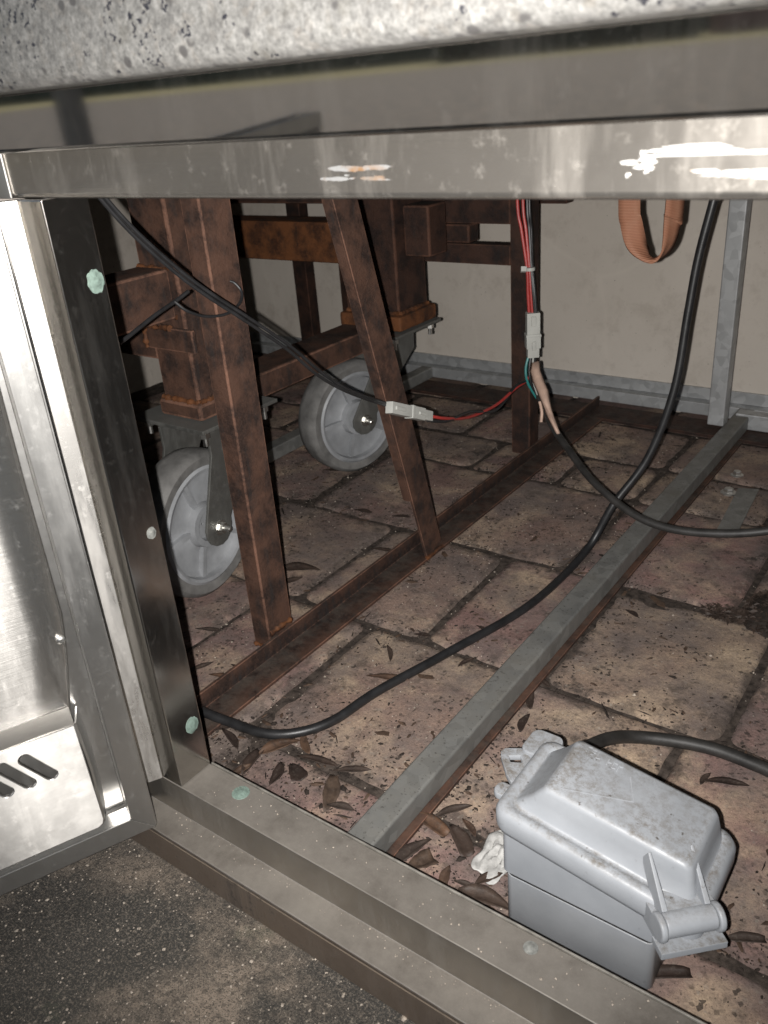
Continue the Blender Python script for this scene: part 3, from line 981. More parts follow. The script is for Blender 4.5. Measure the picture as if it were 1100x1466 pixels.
def caster(cx, cy, r, yaw, plate_z, kp, label):
    """kp: where the swivel kingpin sits; the fork trails from it down to the axle"""
    ax = Vector((math.cos(yaw), math.sin(yaw), 0))
    tt = Vector((-math.sin(yaw), math.cos(yaw), 0))
    c = Vector((cx, cy, r + 0.003))
    hw = 0.040
    wl = MB()
    wl.lathe([(r * 0.80, -hw * .9), (r * 0.93, -hw), (r * 0.985, -hw * 0.8), (r, -hw * 0.35), (r, hw * 0.35), (r * 0.985, hw * 0.8), (r * 0.93, hw), (r * 0.80, hw * 0.9)], c, ax, 56, False)
    tyre = wl.build('caster', M['tyre_grey'], ct, sharp=50, label=label)
    w2 = MB()
    prof = [(r * 0.81, -hw * .92), (r * 0.81, hw * 0.92), (r * 0.775, hw * 1.02), (r * 0.735, hw * 0.95), (r * 0.715, hw * 0.60), (r * 0.64, hw * 0.42), (r * 0.36, hw * 0.42), (r * 0.31, hw * 0.55),
            (r * 0.29, hw * 1.0), (r * 0.21, hw * 1.0), (r * 0.20, hw * 0.5), (r * 0.02, hw * 0.5)]
    w2.lathe(prof, c, ax, 56, False)
    w2.lathe([(q, -h) for q, h in prof[2:]], c, ax, 56, False)
    for k in range(5):
        t = math.radians(38 + 72 * k)
        rd = tt * math.cos(t) + ZU * math.sin(t)
        sd_ = ax.cross(rd)
        w2.obox(c + rd * r * 0.51 + ax * hw * 0.50, rd, sd_, ax, r * 0.215, r * 0.032, hw * 0.22)
    w2.build('wheel', M['wheel_grey'], tyre, sharp=40)
    # fork
    fk = MB()
    top = Vector((kp[0], kp[1], plate_z - 0.016))
    for sgn in (1, -1):
        off = ax * sgn * (hw + 0.022)
        base = c + off
        off_t = (top - c).dot(tt)
        pts = [tt * (off_t - 0.070) + ZU * (top.z - c.z), tt * (off_t + 0.070) + ZU * (top.z - c.z),
               tt * (off_t + 0.068) + ZU * (top.z - c.z - 0.05)]
        for k in range(9):
            t = math.radians(10 - 200 * k / 8)
            pts.append(tt * math.cos(t) * 0.043 + ZU * math.sin(t) * 0.043)
        pts.append(tt * (off_t - 0.069) + ZU * (top.z - c.z - 0.05))
        fk.prism([base + p for p in pts], ax * sgn * 0.007)
    tw = c + tt * (top - c).dot(tt)
    fk.obox((tw.x, tw.y, plate_z - 0.012), tt, ax, ZU, 0.070, hw + 0.028, 0.0045)
    fk.build('fork', M['caster_steel'], tyre, bevel=0.0015)
    sw = MB()
    sw.lathe([(0.060, -0.006), (0.064, 0.0), (0.060, 0.008)], (tw.x, tw.y, plate_z - 0.003), (0, 0, 1), 30)
    sw.build('swivel_ring', M['caster_steel'], tyre)
    pl = MB()
    pl.obox((kp[0], kp[1], plate_z + 0.009), (1, 0, 0), (0, 1, 0), ZU, 0.112, 0.112, 0.0045)
    pl.build('top_plate', M['caster_steel'], tyre, bevel=0.002)
    bo = MB()
    s0 = c + ax * (hw + 0.0295)
    bo.lathe([(0.017, 0), (0.017, 0.003)], s0, ax, 20)
    bo.lathe([(0.0125, 0.0032), (0.0125, 0.0135)], s0, ax, 6)
    bo.lathe([(0.0065, 0.0138), (0.0065, 0.028), (0.004, 0.030)], s0, ax, 12)
    bo.build('axle_bolt', M['bolt_steel'], tyre)
    for i, j in ((1, 1), (1, -1), (-1, -1)):
        q = MB()
        pz = Vector((kp[0] + i * 0.088, kp[1] + j * 0.088, plate_z))
        q.lathe([(0.011, -0.012), (0.011, 0.003)], pz, ZU, 6)
        q.lathe([(0.006, -0.03), (0.006, -0.012)], pz, ZU, 10)
        q.build('plate_bolt', M['bolt_steel'], tyre)


caster(-1.385, 1.085, 0.168, math.radians(8), 0.402, (-1.385, 1.17), 'front grey caster wheel behind the rusty leg')
caster(-1.500, 1.800, 0.165, math.radians(-14), 0.398, (-1.435, 1.92), 'rear grey caster wheel behind the slanting brace')

def weld(a, b, parent, r=0.006):
    a, b = Vector(a), Vector(b)
    n_ = max(4, int((b - a).length / 0.006))
    random.seed(int(a.x * 1000) + n_)
    q = MB()
    q.tube([a.lerp(b, i / n_) + Vector((random.uniform(-1, 1), random.uniform(-1, 1), random.uniform(-1, 1))) * 0.0012 for i in range(n_ + 1)], r, 7, 0, 0.45)
    return q.build('weld_bead', M['rust_orange'], parent, sharp=80)


weld((-1.424, 1.099, 0.456), (-1.320, 1.099, 0.456), ct, 0.006)
weld((-1.317, 1.102, 0.456), (-1.317, 1.213, 0.456), ct, 0.006)
weld((-1.424, 1.0985, 0.632), (-1.337, 1.0985, 0.632), ct, 0.006)
weld((-1.424, 1.0985, 0.727), (-1.337, 1.0985, 0.727), ct, 0.005)
weld((-1.430, 1.0870, 0.566), (-1.430, 1.0870, 0.612), ct, 0.006)
weld((-1.430, 1.0870, 0.612), (-1.350, 1.0870, 0.612), ct, 0.005)
weld((-1.522, 1.858, 0.460), (-1.347, 1.858, 0.460), ct, 0.006)
weld((-1.343, 1.862, 0.460), (-1.343, 1.998, 0.460), ct, 0.006)
weld((-1.118, 0.966, 0.012), (-1.076, 0.966, 0.012), fr, 0.005)
weld((-1.0735, 0.970, 0.046), (-1.0735, 1.036, 0.046), fr, 0.005)
weld((-0.9985, 1.425, 0.012), (-0.9985, 1.495, 0.012), fr, 0.004)
# ================================================================== CABLES AND WIRES
pts = [at(1026, 270, 1, 1.81), at(1022, 287, 1, 1.80), at(1000, 370, 1, 1.79), at(985, 450, 1, 1.78), at(965, 560, 1, 1.76), at(928, 655, 1, 1.73), at(878, 723, 1, 1.68), fl(838, 790, 0.018),
       fl(760, 865, 0.012), fl(640, 935, 0.012), fl(540, 990, 0.012), fl(480, 1030, 0.012), fl(430, 1048, 0.012), fl(380, 1050, 0.012), fl(330, 1034, 0.014), fl(285, 1016, 0.02), fl(200, 975, 0.02)]
pts = [Vector((pts[0].x, 1.82, 1.02))] + pts
mb = MB()
mb.tube(pts, 0.0088, 12)
mb.build('power_cable', M['cable'], None, label='long black cable dropping from the top then trailing across the pavers to the left', cat='cable')

wh = thing('wire_harness', 'red and black wires with white plug and split sheathed cable hanging by rear leg', 'wiring', at(763, 478, 1, 1.9))
# upper red and black wires
for k, (dx, mm) in enumerate(((-5, 'red_wire'), (3, 'red_wire'), (9, 'cable'), (12, 'cable'))):
    a0 = at(746 + dx, 285, 1, 1.9 + 0.01 * k)
    p = [Vector((a0.x, a0.y, 1.0)), a0, at(751 + dx * 0.8, 330, 1, 1.9 + 0.006 * k), at(757 + dx * 0.45, 384, 1, 1.9 + 0.002 * k), at(759 + dx * 0.55, 420, 1, 1.9), at(761 + dx * 0.6, 452, 1, 1.9)]
    mb = MB()
    mb.tube(p, 0.0040, 8)
    mb.build('red_wire' if mm == 'red_wire' else 'black_wire', M[mm], wh)
mb = MB()
p = at(759, 385, 1, 1.9)
mb.lathe([(0.0125, -0.004), (0.0125, 0.004)], p, (0, 0, 1), 14)
mb.obox(p + Vector((-0.012, -0.01, 0)), RT, FW, ZU, 0.007, 0.006, 0.006)
mb.build('zip_tie', M['white_plastic'], wh, bevel=0.001)


def plug(p, q, w, parent, h=None):
    """two-part nylon wire plug from p to q"""
    h = h or w * 0.8
    d = (q - p)
    L = d.length
    d.normalize()
    side = d.cross(FW).normalized()
    dep = side.cross(d)
    m = p.lerp(q, 0.5)
    a = MB()
    a.obox(p.lerp(q, 0.30), d, side, dep, L * 0.30, w * 0.46, h * 0.44)
    a.obox(p.lerp(q, 0.18) - dep * h * 0.50, d, side, dep, L * 0.11, w * 0.16, h * 0.10)
    a.obox(p.lerp(q, 0.50), d, side, dep, L * 0.035, w * 0.53, h * 0.53)
    a.obox(p.lerp(q, 0.76), d, side, dep, L * 0.24, w * 0.41, h * 0.40)
    a.obox(p.lerp(q, 0.66), d, side, dep, L * 0.13, w * 0.5, h * 0.49)
    a.obox(p.lerp(q, 0.72) - dep * h * 0.55, d, side, dep, L * 0.10, w * 0.14, h * 0.10)
    return a.build('plug', M['white_plastic'], parent, bevel=0.0018)


plug(at(763, 447, 1, 1.9), at(763, 511, 1, 1.9), 0.036, wh)
# grey cable out of the plug, its beige sheath peeled open
gp = [at(766, 508, 1, 1.9), at(765, 535, 1, 1.88), at(772, 568, 1, 1.84), at(790, 608, 1, 1.77), at(815, 645, 1, 1.70), at(850, 690, 1, 1.62), at(905, 735, 1, 1.57), at(960, 757, 1, 1.555), at(1030, 764, 1, 1.56), at(1100, 760, 1, 1.58), at(1180, 745, 1, 1.62), at(1300, 720, 1, 1.7)]
mb = MB()
mb.tube(gp[2:], 0.0083, 12)
mb.build('grey_cable', M['cable_dusty'], wh)
for dx, mm, nm in ((-8, 'teal_wire', 'teal_wire'), (-3, 'cable', 'black_wire'), (2, 'white_plastic', 'white_wire'), (5, 'cable', 'black_wire')):
    mb = MB()
    mb.tube([at(763 + dx * .7, 508, 1, 1.9), at(761 + dx, 528, 1, 1.885), at(763 + dx * 0.9, 548, 1, 1.87), at(771 + dx * .3, 570, 1, 1.843)], 0.0034, 8)
    mb.build(nm, M[mm], wh)
# the split sheath: a tapering curl with ragged edges
rows_ = []
for i, (px, py, w) in enumerate(((767, 519, 5), (766, 532, 7), (771, 545, 7.5), (777, 560, 7), (782, 578, 5.5), (789, 597, 4), (800, 622, 1.5))):
    y = 1.865 - 0.02 * i
    row = []
    for k in range(5):
        t = (k - 2) / 2
        p = at(px + w * t + random.uniform(-.8, .8), py + random.uniform(-1.5, 1.5), 1, y - 0.012 * (1 - t * t))
        row.append(p)
    rows_.append(row)
mb = MB()
mb.loft(rows_, False, False, close=False)
mb.tube([at(773, 575, 1, 1.80), at(776, 590, 1, 1.79), at(775, 604, 1, 1.785)], 0.004, 6)
sh = mb.build('split_sheath', M['sheath'], wh, sharp=80)
md = sh.modifiers.new('thickness', 'SOLIDIFY')
md.thickness = 0.0012

bh = thing('black_wire_pair', 'thin black wire pair slanting across the rusty leg to a white plug', 'wiring', at(330, 445, 0, -0.97))
for dx, dy in ((0, 0), (5, -4)):
    mb = MB()
    base = [(130, 262), (147, 288), (195, 340), (255, 393), (300, 426), (345, 455), (410, 499), (455, 537), (500, 562), (560, 583)]
    k = 1.0
    P_ = []
    for i, (px, py) in enumerate(base):
        k = 1 if i < 8 else 0.55
        P_.append(at(px + dx * k, py + dy * k, 0, -0.965))
    mb.tube(P_, 0.0030, 8)
    mb.build('black_wire', M['cable'], bh)
plug(at(557, 583, 0, -0.955), at(616, 596, 0, -0.955), 0.026, bh, 0.020)
for mm, dy, nm in (('red_wire', 0, 'red_wire'), ('cable', 7, 'black_wire')):
    mb = MB()
    p0 = at(612, 595 + dy, 0, -0.955)
    mb.tube([p0, at(640, 599 + dy * .5, 1, 1.46), at(672, 597 - dy, 1, 1.58), at(710, 580 + dy, 1, 1.72), at(738, 556 - dy * .4, 1, 1.82), at(754, 545, 1, 1.875), at(762, 530, 1, 1.89)], 0.0036, 8)
    mb.build(nm, M[mm], bh)
# fine loop of wire round the leg
mb = MB()
loop = [at(170, 492, 0, -1.02), at(185, 481, 0, -1.03), at(220, 453, 0, -1.045), at(253, 430, 0, -1.055), at(270, 417, 0, -1.055)]
mb.tube(loop, 0.0032, 8)
mb.build('tie_wire', M['cable'], bh)
mb = MB()
loop = [at(250, 432, 0, -1.05), at(268, 445, 0, -1.04), at(295, 453, 0, -1.04), at(325, 449, 0, -1.04), at(343, 434, 0, -1.05), at(346, 418, 0, -1.06), at(336, 405, 0, -1.07), at(326, 402, 0, -1.08)]
mb.tube(loop, 0.0024, 8)
mb.build('tie_wire', M['cable'], bh)

mb = MB()
bx = [fl(835, 1072, 0.075), fl(870, 1058, 0.05), fl(905, 1055, 0.02), fl(960, 1060, 0.0135), fl(1020, 1072, 0.0135), fl(1075, 1092, 0.0135), fl(1120, 1112, 0.0135), fl(1230, 1165, 0.0135), fl(1400, 1230, 0.0135)]
mb.tube(bx, 0.0106, 12)
mb.build('box_cable', M['cable_dusty'], None, label='short thick black cable curving from behind the grey junction box to the right', cat='cable')

# webbing strap loop
mb = MB()
path = [(900, 240, 1.60), (901, 287, 1.60), (904, 320, 1.60), (912, 348, 1.60), (925, 364, 1.603), (936, 369, 1.61), (948, 362, 1.62), (957, 345, 1.63), (962, 318, 1.64), (966, 287, 1.65), (969, 240, 1.66)]
cen = [at(x, y, 1, d) for x, y, d in path]
cen = [Vector((cen[0].x, cen[0].y, 1.0))] + cen[1:-1] + [Vector((cen[-1].x, cen[-1].y, 1.0))]
n = len(cen)
# dense spline
q = [cen[0] * 2 - cen[1]] + cen + [cen[-1] * 2 - cen[-2]]
dense = []
for i in range(1, len(q) - 2):
    for k in range(6):
        t = k / 6
        dense.append(0.5 * ((2 * q[i]) + (q[i + 1] - q[i - 1]) * t + (2 * q[i - 1] - 5 * q[i] + 4 * q[i + 1] - q[i + 2]) * t * t + (3 * q[i] - q[i - 1] - 3 * q[i + 1] + q[i + 2]) * t ** 3))
dense.append(cen[-1])
rows_ = []
N_ = len(dense)
for i, p in enumerate(dense):
    t = i / (N_ - 1)
    d = (dense[min(i + 1, N_ - 1)] - dense[max(i - 1, 0)]).normalized()
    # the band turns from facing the opening on its left side to edge-on on its right side
    a = math.radians(8 + 78 * max(0, min(1, (t - 0.18) / 0.26)) - 30 * max(0, min(1, (t - 0.60) / 0.25)))
    wd = Vector((math.cos(a), math.sin(a), 0.0))
    wd = (wd - d * wd.dot(d)).normalized()
    rows_.append([p - wd * 0.020, p - wd * 0.007, p + wd * 0.007, p + wd * 0.020])
mb.loft(rows_, False, False, close=False)
st = mb.build('webbing_strap', M['webbing'], None, label='copper orange webbing strap hanging in a loop from the cabinet top', cat='strap', sharp=80)
md = st.modifiers.new('thickness', 'SOLIDIFY')
md.thickness = 0.0016

# ================================================================== JUNCTION BOX
jb = thing('junction_box', 'grey plastic weatherproof outlet box with hinged lid on the pavers behind the sill', 'junction box', (-0.28, 0.74, 0))


def slope(x, y, z, k=-0.158, x0=-0.394):
    return Vector((x, y, z + k * (x - x0)))


mb = MB()
mb.loft([[(x, y, z) for x, y in rrect(-0.383 + i, -0.187 - i, 0.6795 + i, 0.803 - i, 0.010)] for z, i in ((0.002, 0.001), (0.004, 0), (0.0860, 0), (0.0866, 0.0006))])
mb.build('lower_body', M['pvc'], jb, sharp=40)
mb = MB()
mb.loft([[(x, y, z) for x, y in rrect(-0.382, -0.188, 0.6805, 0.802, 0.010)] for z in (0.0868, 0.0922)])
mb.build('gap_shade_band', M['gap_shade_band'], jb)  # flush black band; the shade of the gap is put into its colour
mb = MB()
rings = []
for z, i, s_ in ((0.0925, 0.002, 0), (0.0945, 0, 0), (0.160, 0, 1), (0.172, 0, 1)):
    ring = []
    for x, y in rrect(-0.387 + i, -0.184 - i, 0.677 + i, 0.806 - i, 0.010):
        ring.append(Vector((x, y, z)) if not s_ else slope(x, y, z))
    rings.append(ring)
mb.loft(rings)
mb.build('upper_body', M['pvc'], jb, sharp=40)
# lid: rim and dome, tilted a little down towards the hinge
mb = MB()
X0, X1, Y0, Y1 = -0.396, -0.137, 0.668, 0.822
prof = [(0.168, 0.006, 0.016), (0.171, 0.002, 0.018), (0.178, 0.0, 0.020), (0.196, 0.0, 0.020), (0.203, 0.003, 0.020), (0.206, 0.008, 0.018), (0.2062, 0.014, 0.018), (0.2030, 0.017, 0.016)]
rings = [[slope(x, y, z) for x, y in rrect(X0 + i, X1 - i, Y0 + i, Y1 - i, r)] for z, i, r in prof]
# dome
dx0, dx1, dy0, dy1 = -0.374, -0.153, 0.692, 0.806
rings.append([slope(x, y, 0.2032) for x, y in rrect(dx0 - 0.003, dx1 + 0.003, dy0 - 0.003, dy1 + 0.003, 0.014)])
for z, l, r_, s_, rr_ in ((0.206, 0.0, 0.0, 0.0, 0.010), (0.228, 0.020, 0.003, 0.003, 0.009), (0.243, 0.031, 0.006, 0.005, 0.009), (0.2485, 0.035, 0.009, 0.007, 0.008), (0.2508, 0.041, 0.014, 0.012, 0.007)):
    rings.append([slope(x, y, z) for x, y in rrect(dx0 + l, dx1 - r_, dy0 + s_, dy1 - s_, rr_)])
mb.loft(rings)
lid = mb.build('lid', M['pvc'], jb, sharp=50)
# low moulded marks on the lid: worn illegible lettering and a label outline
mb = MB()
random.seed(5)
for k in range(7):
    xx = -0.322 + 0.0072 * k
    y = 0.788 - 0.0010 * k
    if k == 3:
        continue
    mb.obox(slope(xx, y, 0.2508), (1, 0, -0.158), (0, 1, 0), (0.158, 0, 1), 0.0007, 0.0052, 0.0010)
    if k % 2:
        mb.obox(slope(xx + 0.0022, y + 0.0045, 0.2508), (1, 0, -0.158), (0, 1, 0), (0.158, 0, 1), 0.0022, 0.0007, 0.0010)
    mb.obox(slope(xx + 0.0022, y - 0.0045 * (k % 3 - 1), 0.2508), (1, 0.4, -0.158), (-0.4, 1, 0), (0.158, 0, 1), 0.0022, 0.0007, 0.0010)
mb.build('moulded_lettering', M['pvc'], lid)
mb = MB()
# thin ridge of the moulded panel outline
pa = [slope(-0.322, 0.709, 0.2510), slope(-0.245, 0.745, 0.2510), slope(-0.262, 0.778, 0.2510)]
for a, b in zip(pa, pa[1:]):
    mb.bar(a, b, 0.0012, 0.0010)
mb.build('moulded_outline', M['pvc'], lid)
# hinge knuckle block at the right front corner, on its diagonal
ha, hb_ = Vector((-0.179, 0.650, 0.152)), Vector((-0.126, 0.705, 0.149))
hd = (hb_ - ha).normalized()
ho = Vector((hd.y, -hd.x, 0))
hg = MB()
hg.cyl(ha + hd * 0.008 + ZU * 0.008, hb_ - hd * 0.009 + ZU * 0.008, 0.0145, 20)
hg.obox(ha.lerp(hb_, 0.5) + ZU * 0.004 - ho * 0.016, hd, ho, ZU, (hb_ - ha).length / 2 - 0.009, 0.018, 0.0165)
hinge = hg.build('hinge', M['pvc'], jb, bevel=0.002)
mb = MB()
for p, s_ in ((ha + hd * 0.004, 1), (hb_ - hd * 0.004, -1)):
    mb.lathe([(0.0145, -0.004), (0.0165, -0.0025), (0.0165, 0.0025), (0.0145, 0.004)], p + ZU * 0.006, hd, 18)
    mb.obox(p - ho * 0.02 + ZU * 0.0, hd, ho, ZU, 0.0036, 0.021, 0.0155)
mb.obox(ha.lerp(hb_, 0.5) + ho * 0.007 - ZU * 0.018, hd, ho, ZU, (hb_ - ha).length / 2 + 0.001, 0.012, 0.0050)
mb.build('hinge_knuckle', M['pvc'], hinge, bevel=0.002)
for t in (0.14, 0.80):
    p = ha.lerp(hb_, t)
    mb = MB()
    b0 = p + ZU * 0.026 - ho * 0.002
    e0 = p - ho * 0.046 + ZU * 0.070
    mb.prism([b0 - hd * 0.0035, b0 + hd * 0.0035, e0 + hd * 0.0018, e0 - hd * 0.0018], Vector((0, 0, -0.024)) - ho * 0.014)
    mb.build('hinge_rib', M['pvc'], hinge, bevel=0.0012)
# latch tabs at the left end
tp = [fl(*p, 0.188) for p in ((752, 1079), (746, 1075), (724, 1075), (719, 1079), (719, 1086), (727, 1112), (733, 1122), (742, 1118), (750, 1106), (760, 1092))]
hole = [fl(*p, 0.188) for p in ((727, 1084), (747, 1084), (749, 1096), (730, 1095))]
mt = Matrix.Translation((0, 0, 0.188))
tab = sheet_with_holes('latch_tab', M['pvc'], lid, [(p.x, p.y) for p in tp], [[(p.x, p.y) for p in hole]], 0.006, mt, 0.0015)
mb = MB()
mb.loft([[Vector((x, y, z)) for x, y in rrect(-0.418, -0.372, 0.785, 0.835, 0.012)] for z in (0.168, 0.198)])
mb.build('latch_tab', M['pvc'], lid, bevel=0.003)
mb = MB()
mb.loft([[Vector((x, y, z)) for x, y in rrect(-0.425, -0.39, 0.722, 0.745, 0.009)] for z in (0.160, 0.172)])
mb.build('latch_hook', M['pvc'], lid, bevel=0.003)

# ================================================================== SMALL THINGS ON THE FLOOR
def leaf_mesh(L, Wd, curl, twist, n=7, seed=0, cut=1.0):
    random.seed(seed)
    vs, fs = [], []
    for i in range(n + 1):
        t = i / n * cut
        w = Wd * math.sin(math.pi * min(1, t * 0.96 + 0.03)) ** 0.8 * (1 - 0.25 * t)
        x = (t - 0.5) * L
        z = curl * (2 * t - 1) ** 2 * L * 0.5 + random.uniform(0, 0.04) * Wd
        tw = twist * (t - 0.5)
        bend = 0.08 * L * math.sin(math.pi * t)
        for s_ in (-1, -0.5, 0, 0.5, 1):
            y = s_ * w / 2 * (1 + random.uniform(-0.07, 0.07))
            zz = z + abs(s_) * w * 0.22 + s_ * w / 2 * math.sin(tw)
            vs.append(((x) * U, (y + bend) * U, max(zz, 0.0008) * U))
    for i in range(n):
        for k in range(4):
            a = i * 5 + k
            fs.append((a, a + 1, a + 6, a + 5))
    me = bpy.data.meshes.new('fallen_leaf')
    me.from_pydata(vs, [], fs)
    for p in me.polygons:
        p.use_smooth = True
    me.materials.append(M['leaf'])
    return me


LM = [leaf_mesh(0.115, 0.034, 0.10, 0.5, seed=1), leaf_mesh(0.10, 0.042, 0.06, -0.6, seed=2), leaf_mesh(0.085, 0.026, 0.16, 0.8, seed=3),
      leaf_mesh(0.125, 0.040, 0.08, -0.3, seed=4, cut=0.72), leaf_mesh(0.06, 0.024, 0.12, 0.6, seed=5), leaf_mesh(0.085, 0.044, 0.14, 0.3, seed=6, cut=0.6)]
# px, py, mesh, turn in degrees, scale, label (None: one of the small ones nothing tells apart)
G1 = 'dry leaves lying on the pavers'
LV = [
    (368, 1088, 3, 100, 0.9, 'broad brown leaf nearest the bottom end of the jamb'),
    (402, 1072, 1, 60, 1.0, 'brown leaf left of the bend in the long black cable'),
    (425, 1118, 5, -35, 1.1, 'curled leaf by the sill below the cable bend'),
    (455, 1094, 0, 15, 0.9, 'slim leaf lying just below the cable bend'),
    (470, 1138, 1, -60, 1.0, 'dark leaf against the sill edge left of the dusty tube'),
    (505, 1108, 2, 30, 1.0, 'slim curled leaf just right of the cable bend'), (330, 1062, 2, -20, 1.0, 'thin leaf between jamb foot and the black cable'), (312, 1046, 4, 40, 1.0, 'short leaf under the cable where it leaves the jamb'), (345, 1108, 4, 80, 1.1, 'short leaf upright against the sill near the green rivet'),
    (440, 1066, 2, 140, 1.0, 'thin leaf tucked under the bend of the cable'), (488, 1160, 4, 20, 1.0, 'small leaf at the sill just left of the tube foot'), (395, 1112, 4, -70, 1.2, 'small leaf between the two broad leaves near the cable bend'),
    (592, 1222, 1, 75, 0.95, 'orange brown leaf in the corner of dusty tube and sill'),
    (622, 1192, 3, -12, 1.0, 'large brown leaf touching the foot of the dusty tube'),
    (617, 1238, 5, 62, 1.2, 'wide grey brown leaf between tube foot and sill'),
    (658, 1215, 3, -40, 0.9, 'long brown leaf left of the crumpled white paper'),
    (650, 1165, 0, 55, 0.72, 'dark pointed leaf standing above the white paper'),
    (694, 1292, 1, 8, 1.05, 'big brown leaf between sill and the box corner'),
    (640, 1258, 4, 110, 0.9, 'small leaf standing left of the crumpled paper'), (672, 1188, 4, -30, 0.9, 'small leaf at the rusty shim above the paper'), (665, 1268, 4, 10, 0.7, 'tiny leaf at the sill left of the box corner'),
    (752, 1038, 0, 100, 0.62, 'dark leaf on the paver above the latch tab'),
    (762, 1006, 2, 110, 0.85, 'drooping brown leaf beside the rusty shim'),
    (776, 980, 4, -20, 0.95, 'small orange leaf where the tube meets a paver corner'),
    (1040, 1126, 0, 20, 0.75, 'slim dark leaf below the short thick cable'),
    (1078, 1352, 3, 28, 0.75, 'brown leaf at the right edge beside the hinge'),
    (968, 1402, 3, 32, 0.9, 'long brown leaf leaning at the right foot of the box'),
    (430, 818, 1, 30, 1.3, 'pale shredded leaf right of the rusty upright leg'),
    (412, 838, 2, 60, 1.2, 'thin leaf behind the pale shredded leaf at the rusty leg'), (478, 676, 2, 20, 1.1, 'thin leaf under the rear caster wheel'), (520, 735, 4, 10, 1.2, 'thin leaf halfway between leg and brace'), (575, 742, 4, 25, 1.1, 'short leaf just left of the brace foot'),
    (557, 938, 0, -48, 0.62, 'narrow brown leaf on the tan paver above the cable'),
    (605, 912, 4, 15, 0.8, 'short dark leaf at a joint crossing above the long cable'), (325, 975, 0, 12, 0.9, 'grey leaf behind the rusty angle near the jamb'), (350, 962, 2, 5, 1.0, 'thin grey leaf further behind the angle iron by the jamb'),
    (668, 950, 4, 70, 0.9, 'short leaf between long cable and dusty tube'), (556, 975, 2, 22, 1.3, 'thin pale leaf alongside the long black cable'), (690, 902, 4, -15, .7, 'short leaf under the long cable near the tube'), (548, 790, 2, 15, 1.0, 'thin leaf at the angle iron left of the brace foot'),
    (700, 1262, 4, 60, 1.0, 'small leaf pressed against the box corner by the sill'), (1010, 1118, 4, 80, 0.7, 'small leaf under the short thick cable'), (905, 880, 4, -25, 0.8, 'short leaf right of the tube near the paver corner'), (300, 905, 2, 20, 1.0, 'thin leaf below the front caster wheel'), (285, 960, 2, 70, 1.0, 'thin leaf beside the jamb below the front caster wheel')]
GL = 'small dry leaf lying on the grimy pavers'
random.seed(21)
for px, py, k, deg, s_, lab in LV:
    p = fl(px, py, 0.003)
    o = bpy.data.objects.new('fallen_leaf', LM[k])
    COL.objects.link(o)
    o.location = Vector((p.x, p.y, 0.003 + random.uniform(0, 0.003))) * U
    o.rotation_euler = (random.uniform(-0.07, 0.07), random.uniform(-0.05, 0.05), math.radians(deg))
    s_ *= 0.76
    o.scale = (s_, s_ * random.uniform(0.75, 1.1), s_)
    o['label'] = lab or GL
    o['category'] = 'leaf'
    o['group'] = G1 if lab else 'small dry leaves'
    md = o.modifiers.new('thickness', 'SOLIDIFY')
    md.thickness = 0.0004

# crumpled paper
random.seed(3)
mb = MB()
c0 = fl(706, 1212, 0.012)
N1 = 22
rows_ = []
for i in range(N1):
    row = []
    for k in range(N1):
        a, b = (i / (N1 - 1)) * 2 - 1, (k / (N1 - 1)) * 2 - 1
        # square to disc
        x, y = a * math.sqrt(1 - b * b / 2), b * math.sqrt(1 - a * a / 2)
        rim = 1 + 0.14 * math.sin(5 * math.atan2(y, x) + 1)
        rad = math.hypot(x, y)
        rid = 1 - abs(noise.noise((x * 2.6 + 4, y * 2.6, 1.0))) * 2.2
        rid += 0.5 * (1 - abs(noise.noise((x * 5.5, y * 5.5 + 9, 2.0))) * 2.4)
        sw_ = 0.5 + 0.5 * math.sin(9 * rad - 2 * math.atan2(y, x))
        z = 0.002 + 0.012 * 1.4 * max(0, rid * 0.55 + 0.5 * sw_) * (1.05 - rad * 0.8)
        row.append(Vector((c0.x + 0.012 + 0.030 * x * rim, c0.y + 0.052 * y * rim, z)))
    rows_.append(row)
mb.loft(rows_, False, False, close=False)
pp = mb.build('crumpled_paper', M['paper'], None, label='crumpled dirty white paper wad beside the grey box', cat='paper', sharp=70)
md = pp.modifiers.new('thickness', 'SOLIDIFY')
md.thickness = 0.0004

# flat dark strip and two bolts on the right-hand pavers
mb = MB()
q = [fl(*p, 0.006) for p in ((1057, 700), (1087, 702), (1054, 768), (1022, 768))]
mb.prism(q, (0, 0, 0.004))
mb.build('steel_strip', M['galv_dusty'], None, bevel=0.001, label='short flat dark steel strip lying on the right hand pavers', cat='steel strip')
for (px, py), lab, s_ in (((1043, 706), 'shiny bolt head beside the flat steel strip', 1.0), ((1055, 681), 'dull bolt head lying beyond the flat steel strip', 0.85)):
    p = fl(px, py, 0.003)
    t = thing('loose_bolt', lab, 'bolt', p)
    mb = MB()
    mb.lathe([(0.020 * s_, 0), (0.020 * s_, 0.003), (0.017 * s_, 0.0045)], p, (0, 0, 1), 20)
    mb.build('washer', M['bolt_steel'], t)
    mb = MB()
    mb.lathe([(0.0125 * s_, 0.0046), (0.0125 * s_, 0.012), (0.010 * s_, 0.0145)], p, (0, 0, 1), 6)
    mb.build('bolt_head', M['bolt_steel'], t)

# ---- loose litter: crumbs, grit, leaf shreds (uncountable)
def blocked(x, y):
    if -0.385 < x < -0.18 and 0.68 < y < 0.81:
        return True
    if -0.625 < x < -0.57:
        return True
    return False


